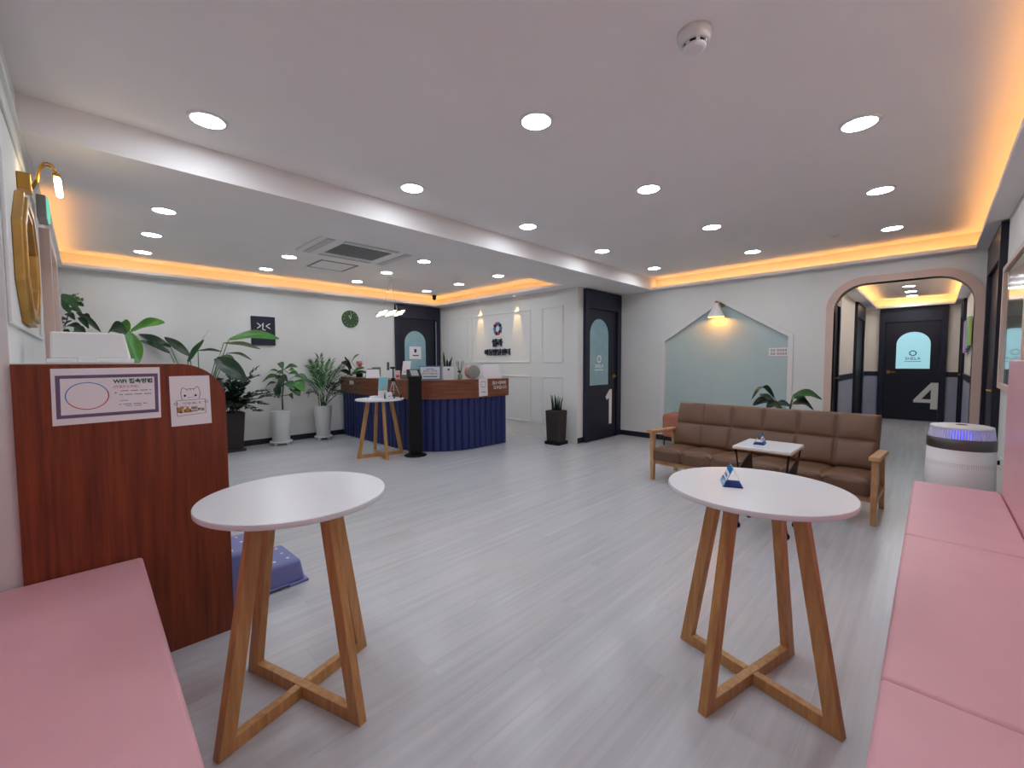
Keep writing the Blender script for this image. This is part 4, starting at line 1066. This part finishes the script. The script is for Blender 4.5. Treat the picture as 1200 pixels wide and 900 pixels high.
for i, (x_, y_, dd) in enumerate(((374, 418, 0), (362, 431, .1), (355, 446, .0), (362, 462, -.15), (388, 424, .1), (398, 432, -.1), (408, 446, -.15), (424, 455, -.2), (370, 438, -.2), (383, 438, -.3), (416, 438, 0), (396, 450, -.25), (366, 424, .15), (380, 428, .0), (405, 425, .05), (427, 446, -.1), (404, 462, -.2))):
    e3 = at(x_, y_, dA+dd)
    if e3.y > 2.98: e3 = ony(x_, y_, 2.98)
    b3 = base_p+Vector((rnd.uniform(-.04, .04), rnd.uniform(-.04, .04), 0))
    frond(t, b3, e3, .16+.1*rnd.random(), 17, .17, (G2, G3, G2, G1)[i % 4])
for i in range(8):
    a = i*.8; loc_leaf(t, 'cane', MB().tube([base_p+Vector((.05*math.cos(a), .05*math.sin(a), -.02)), base_p+Vector((.07*math.cos(a), .07*math.sin(a), .2))], .006, 6), STEM)
# dark shrub in brown square pot
SXY = (-7.12, 1.44); t = thing('zz_plant', 'dark bushy plant in a tall brown square pot next to the rubber plant', 'potted plant', (*SXY, 0))
ob('pot', MB().hexa([(-.12, -.12, .03), (.12, -.12, .03), (.12, .12, .03), (-.12, .12, .03)], [(-.15, -.15, .56), (.15, -.15, .56), (.15, .15, .56), (-.15, .15, .56)]), POTB, t, bevel=.006)
ob('saucer', MB().box((-.15, -.15, 0), (.15, .15, .035)), POTB, t, bevel=.004); ob('soil', MB().box((-.13, -.13, .55), (.13, .13, .562)), SOIL, t)
dS = D((*SXY, .9)); bS = Vector((*SXY, .56))
def zz_stem(t, b, tip, n_, ll, mt, arch=.1):
    b = Vector(b); tip = Vector(tip); ctrl = (b+tip)/2+Vector((0, 0, arch)); mb = MB()
    P = lambda k: b*(1-k)**2+ctrl*2*k*(1-k)+tip*k*k
    mb.tube([P(i/8) for i in range(9)], .006, 6, r1=.003)
    for i in range(n_):
        k = .2+.8*i/(n_-1); q = P(k); tg = (P(min(1, k+.05))-P(k-.05)).normalized()
        for s_ in (-1, 1):
            sd = tg.cross(Vector((rnd.uniform(-.3, .3), rnd.uniform(-.3, .3), 1))); sd.normalize()
            e = q+(tg*.5+sd*s_+Vector((0, 0, rnd.uniform(-.2, .4)))).normalized()*ll*rnd.uniform(.8, 1.15)
            wv = tg*ll*.3; md = q.lerp(e, .5)+Vector((0, 0, ll*.12))
            mb.add([q, q.lerp(md, .6)-wv*.8, md-wv, e, md+wv, q.lerp(md, .6)+wv*.8], [(0, 1, 2, 3, 4, 5)])
    return loc_leaf(t, 'stem', mb, mt)
for i, (x_, y_, dd) in enumerate(((300, 432, .1), (296, 442, -.1), (316, 462, -.1), (326, 465, 0), (300, 482, -.2), (270, 452, .0), (284, 448, -.15), (262, 462, -.2), (290, 468, -.3), (276, 476, -.3), (308, 474, -.1), (252, 445, .1), (272, 436, .1), (310, 458, .1), (280, 462, -.2), (266, 472, -.2))):
    zz_stem(t, bS+Vector((rnd.uniform(-.07, .07), rnd.uniform(-.07, .07), 0)), at(x_, y_, dS+dd), 11, .105, G5 if i % 3 else G1, .16)
# bird of paradise (pot hidden behind the divider)
def strel(t, root, d0, leaves):
    for k, (b_, e_, wd_, mt, dd, arch, roll) in enumerate(leaves):
        b3 = at(*b_, d0+dd*.5); e3 = at(*e_, d0+dd)
        loc_leaf(t, 'leaf', leafm(b3, e3, wd_*d0/F, arch, 0, .3, 10, roll=roll), mt)
        md = root.lerp(b3, .55)+Vector((0, 0, .06)); loc_leaf(t, 'stalk', MB().tube([root, md, b3], .009, 6, r1=.005), STEM)
BXY = (-6.85, 1.05); t = thing('bird_of_paradise', 'large-leaved bird of paradise plant rising behind the divider corner', 'potted plant', (*BXY, 0))
pot_round(t, .14, .17, .45); root = Vector((*BXY, .43)); dB = D((*BXY, 1.2))
strel(t, root, dB, [((268,398),(327,397),13,G3,-.1,.05,.9), ((262,402),(305,409),8,G4,.0,.02,.6), ((266,414),(295,422),7,G1,.1,.03,.4), ((253,420),(289,447),18,G1,-.25,.03,1.0),
    ((232,411),(260,412),7,G1,.2,.01,.5), ((220,424),(239,398),9,G2,.0,0,1.2), ((222,417),(193,395),10,G1,.1,.01,-.8), ((200,407),(160,393),9,G1,.2,.02,-.7), ((199,414),(164,399),8,G1,.0,.02,-.6), ((258,418),(276,430),13,G4,-.1,.02,.9)])
loc_leaf(t, 'spear', MB().tube([at(222, 424, dB), at(234, 402, dB), at(245, 386, dB)], .004, 5, r1=.001), STEM)
# brighter banana-like plant
CXY = (-6.7, .42); t = thing('broadleaf_plant', 'bright green broadleaf plant behind the white storage box', 'potted plant', (*CXY, 0))
pot_round(t, .14, .17, .5); root = Vector((*CXY, .48)); dC = D((*CXY, 1.4))
strel(t, root, dC, [((153,388),(193,378),15,G3,-.1,.03,1.0), ((152,390),(160,428),17,G3,-.2,.0,.1), ((150,392),(124,394),16,G1,.0,.09,-1.0), ((152,388),(139,380),16,G3,.05,.02,-1.1)])
# tall dark plant left
EXY = (-6.75, .06); t = thing('tall_leafy_plant', 'tall dark leafy plant at the left behind the white box', 'potted plant', (*EXY, 0))
pot_round(t, .14, .17, .5); root = Vector((*EXY, .48)); dE = D((*EXY, 1.6))
loc_leaf(t, 'trunk', MB().tube([root, at(70, 420, dE), at(68, 385, dE), at(62, 350, dE)], .016, 8, r1=.006), BARK)
loc_leaf(t, 'branch', MB().tube([at(68, 390, dE), at(80, 368, dE), at(92, 350, dE)], .008, 6, r1=.004), BARK)
for b_, e_, wd_, mt, roll in (((60,342),(68,340),12,G1,.5), ((62,340),(80,364),9,G4,1.), ((66,346),(84,368),8,G2,1.1), ((72,345),(92,362),9,G2,.9), ((88,356),(86,345),9,G2,.3), ((88,354),(97,352),8,G2,.4), ((86,350),(92,344),8,G3,.4),
        ((84,358),(98,358),8,G2,.6), ((80,362),(96,366),9,G1,.8), ((90,366),(118,388),7,G1,1.), ((94,370),(106,374),8,G5,.7), ((80,374),(64,378),9,G5,-.6), ((76,378),(62,384),9,G5,-.7), ((84,376),(70,388),9,G5,-.8), ((78,382),(96,384),9,G5,.7), ((88,384),(100,392),9,G1,.8), ((70,384),(60,392),9,G5,-.7), ((86,388),(98,398),9,G2,.8), ((66,372),(60,366),8,G5,-.3), ((76,368),(88,374),9,G5,.7), ((70,388),(82,394),9,G5,.6), ((92,372),(104,384),6,G1,.8)):
    dd = rnd.uniform(-.25, .2); loc_leaf(t, 'leaf', leafm(at(*b_, dE+dd*.6), at(*e_, dE+dd), wd_*dE/F, .02, .01, .25, 6, roll=roll), mt)
# plant behind sofa
FXY = (-1.2, 5.8); t = thing('trailing_plant', 'drooping green houseplant showing over the sofa back', 'potted plant', (*FXY, 0))
pot_round(t, .13, .17, .5); root = Vector((*FXY, .48)); dF = D((*FXY, .8))
strel(t, root, dF, [((907,466),(881,468),11,G1,-.05,.13,.2), ((907,470),(890,462),9,G1,.1,.0,-.9), ((904,472),(882,475),10,G5,.0,.04,-.8), ((908,474),(927,476),9,G1,-.1,.02,.8),
    ((929,464),(963,468),10,G2,-.15,.05,.9), ((929,473),(953,480),11,G5,-.1,.05,.8), ((930,466),(946,470),9,G2,.0,.03,1.1), ((912,472),(898,478),9,G5,-.1,.02,-.8)])
# tall cacti-like snake plant in brown pot by the logo wall
KXY = (-4.09, 5.08); t = thing('stick_plant', 'upright cylindrical snake plant in a brown square planter below the logo wall', 'potted plant', (*KXY, 0), .05)
ob('pot', MB().hexa([(-.105, -.105, .05), (.105, -.105, .05), (.105, .105, .05), (-.105, .105, .05)], [(-.12, -.12, .52), (.12, -.12, .52), (.12, .12, .52), (-.12, .12, .52)]), POTB, t, bevel=.005)
ob('saucer', MB().box((-.13, -.13, 0), (.13, .13, .05)), BLACK, t, bevel=.006); ob('soil', MB().box((-.105, -.105, .51), (.105, .105, .522)), SOIL, t)
for k in range(9):
    a = k*2.4; r_ = .018*math.sqrt(k)*1.3; bx_, by_ = r_*math.cos(a), r_*math.sin(a)
    ob('leaf', MB().tube([(bx_, by_, .51), (bx_*1.2, by_*1.2, .65), (bx_*1.5, by_*1.5, .70+.06*((k*7) % 5)/4)], .014, 8, r1=.005), G1 if k % 2 else G5, t)
# flower arrangement on the counter
p = ledge(421, .17); t = thing('flower_arrangement', 'pink protea bouquet with dark leaves at the left end of the counter', 'flowers', p)
ob('vase', MB().lathe([(.05, 0), (.055, .01), (.06, .05), (.04, .08), (.045, .09)], 18), BLACK, t)
d0 = D(p); bp = Vector(p)+Vector((0, 0, .08))
for b_, e_, wd_, mt, roll in (((412,432),(400,424),10,G5,-.6), ((410,436),(404,418),9,G5,.3), ((412,424),(421,415),4,G4,.9), ((414,436),(427,431),5,G3,.9), ((412,438),(432,437),5,G2,.8), ((412,440),(398,434),7,G5,-.7)):
    loc_leaf(t, 'leaf', leafm(at(*b_, d0), at(*e_, d0-.05), wd_*d0/F, .02, 0, .25, 6, roll=roll), mt)
    loc_leaf(t, 'stalk', MB().tube([bp, at(*b_, d0)], .004, 5), STEM)
fc = at(421, 429, d0-.03)
for k in range(14):
    a = 2*PI*k/7+.2*(k > 6); q = .04 if k < 7 else .075
    e = fc+Vector((q*math.cos(a), q*math.sin(a), .09 if k < 7 else .055)); loc_leaf(t, 'petal', leafm(fc-Vector((0, 0, .03)), e, .05, .005, 0, .4, 5, roll=a), COPPER if k % 2 else PINKP)
loc_leaf(t, 'stalk', MB().tube([bp, fc], .005, 6), STEM)
loc_leaf(t, 'wire_loop', MB().tube([at(427, 437, d0)]+[at(424+6*math.cos(a_*.5), 425+9*math.sin(a_*.5), d0) for a_ in range(-3, 4)], .002, 5), CHROME)

# ------------------------------------------------------------------ step stool
t = thing('step_stool', 'periwinkle plastic two-step stool with anti-slip dots behind the near table', 'step stool', (-2.69, .63, 0), .05)
def taper(x0, x1, y0, y1, z0, z1, dx=.018, dy=.018, dyl=0):
    return MB().hexa([(x0, y0, z0), (x1, y0, z0), (x1, y1, z0), (x0, y1, z0)], [(x0+dx, y0+dyl, z1), (x1-dx, y0+dyl, z1), (x1-dx, y1-dy, z1), (x0+dx, y1-dy, z1)])
ob('high_step', taper(-.165, .165, -.2, .03, .012, .27, dyl=.02), STOOL, t, bevel=.02, bseg=4)
ob('low_step', taper(-.165, .165, .0, .215, .012, .135), STOOL, t, bevel=.02, bseg=4)
ob('skirt', MB().box((-.175, .12, 0), (.175, .228, .016)).box((-.175, -.21, 0), (.175, -.1, .016)).box((-.175, -.11, .012), (.175, .13, .022)), STOOL, t, bevel=.004)
for z, y0, n_ in ((.135, .075, 2), (.27, -.13, 2)):
    for i in range(3):
        for j in range(n_):
            ob('grip_dot', MB().lathe([(.009, z-.001), (.009, z+.002), (.006, z+.003)], 10, (-.09+.09*i, y0+.07*j, 0)), WHITEP, t)
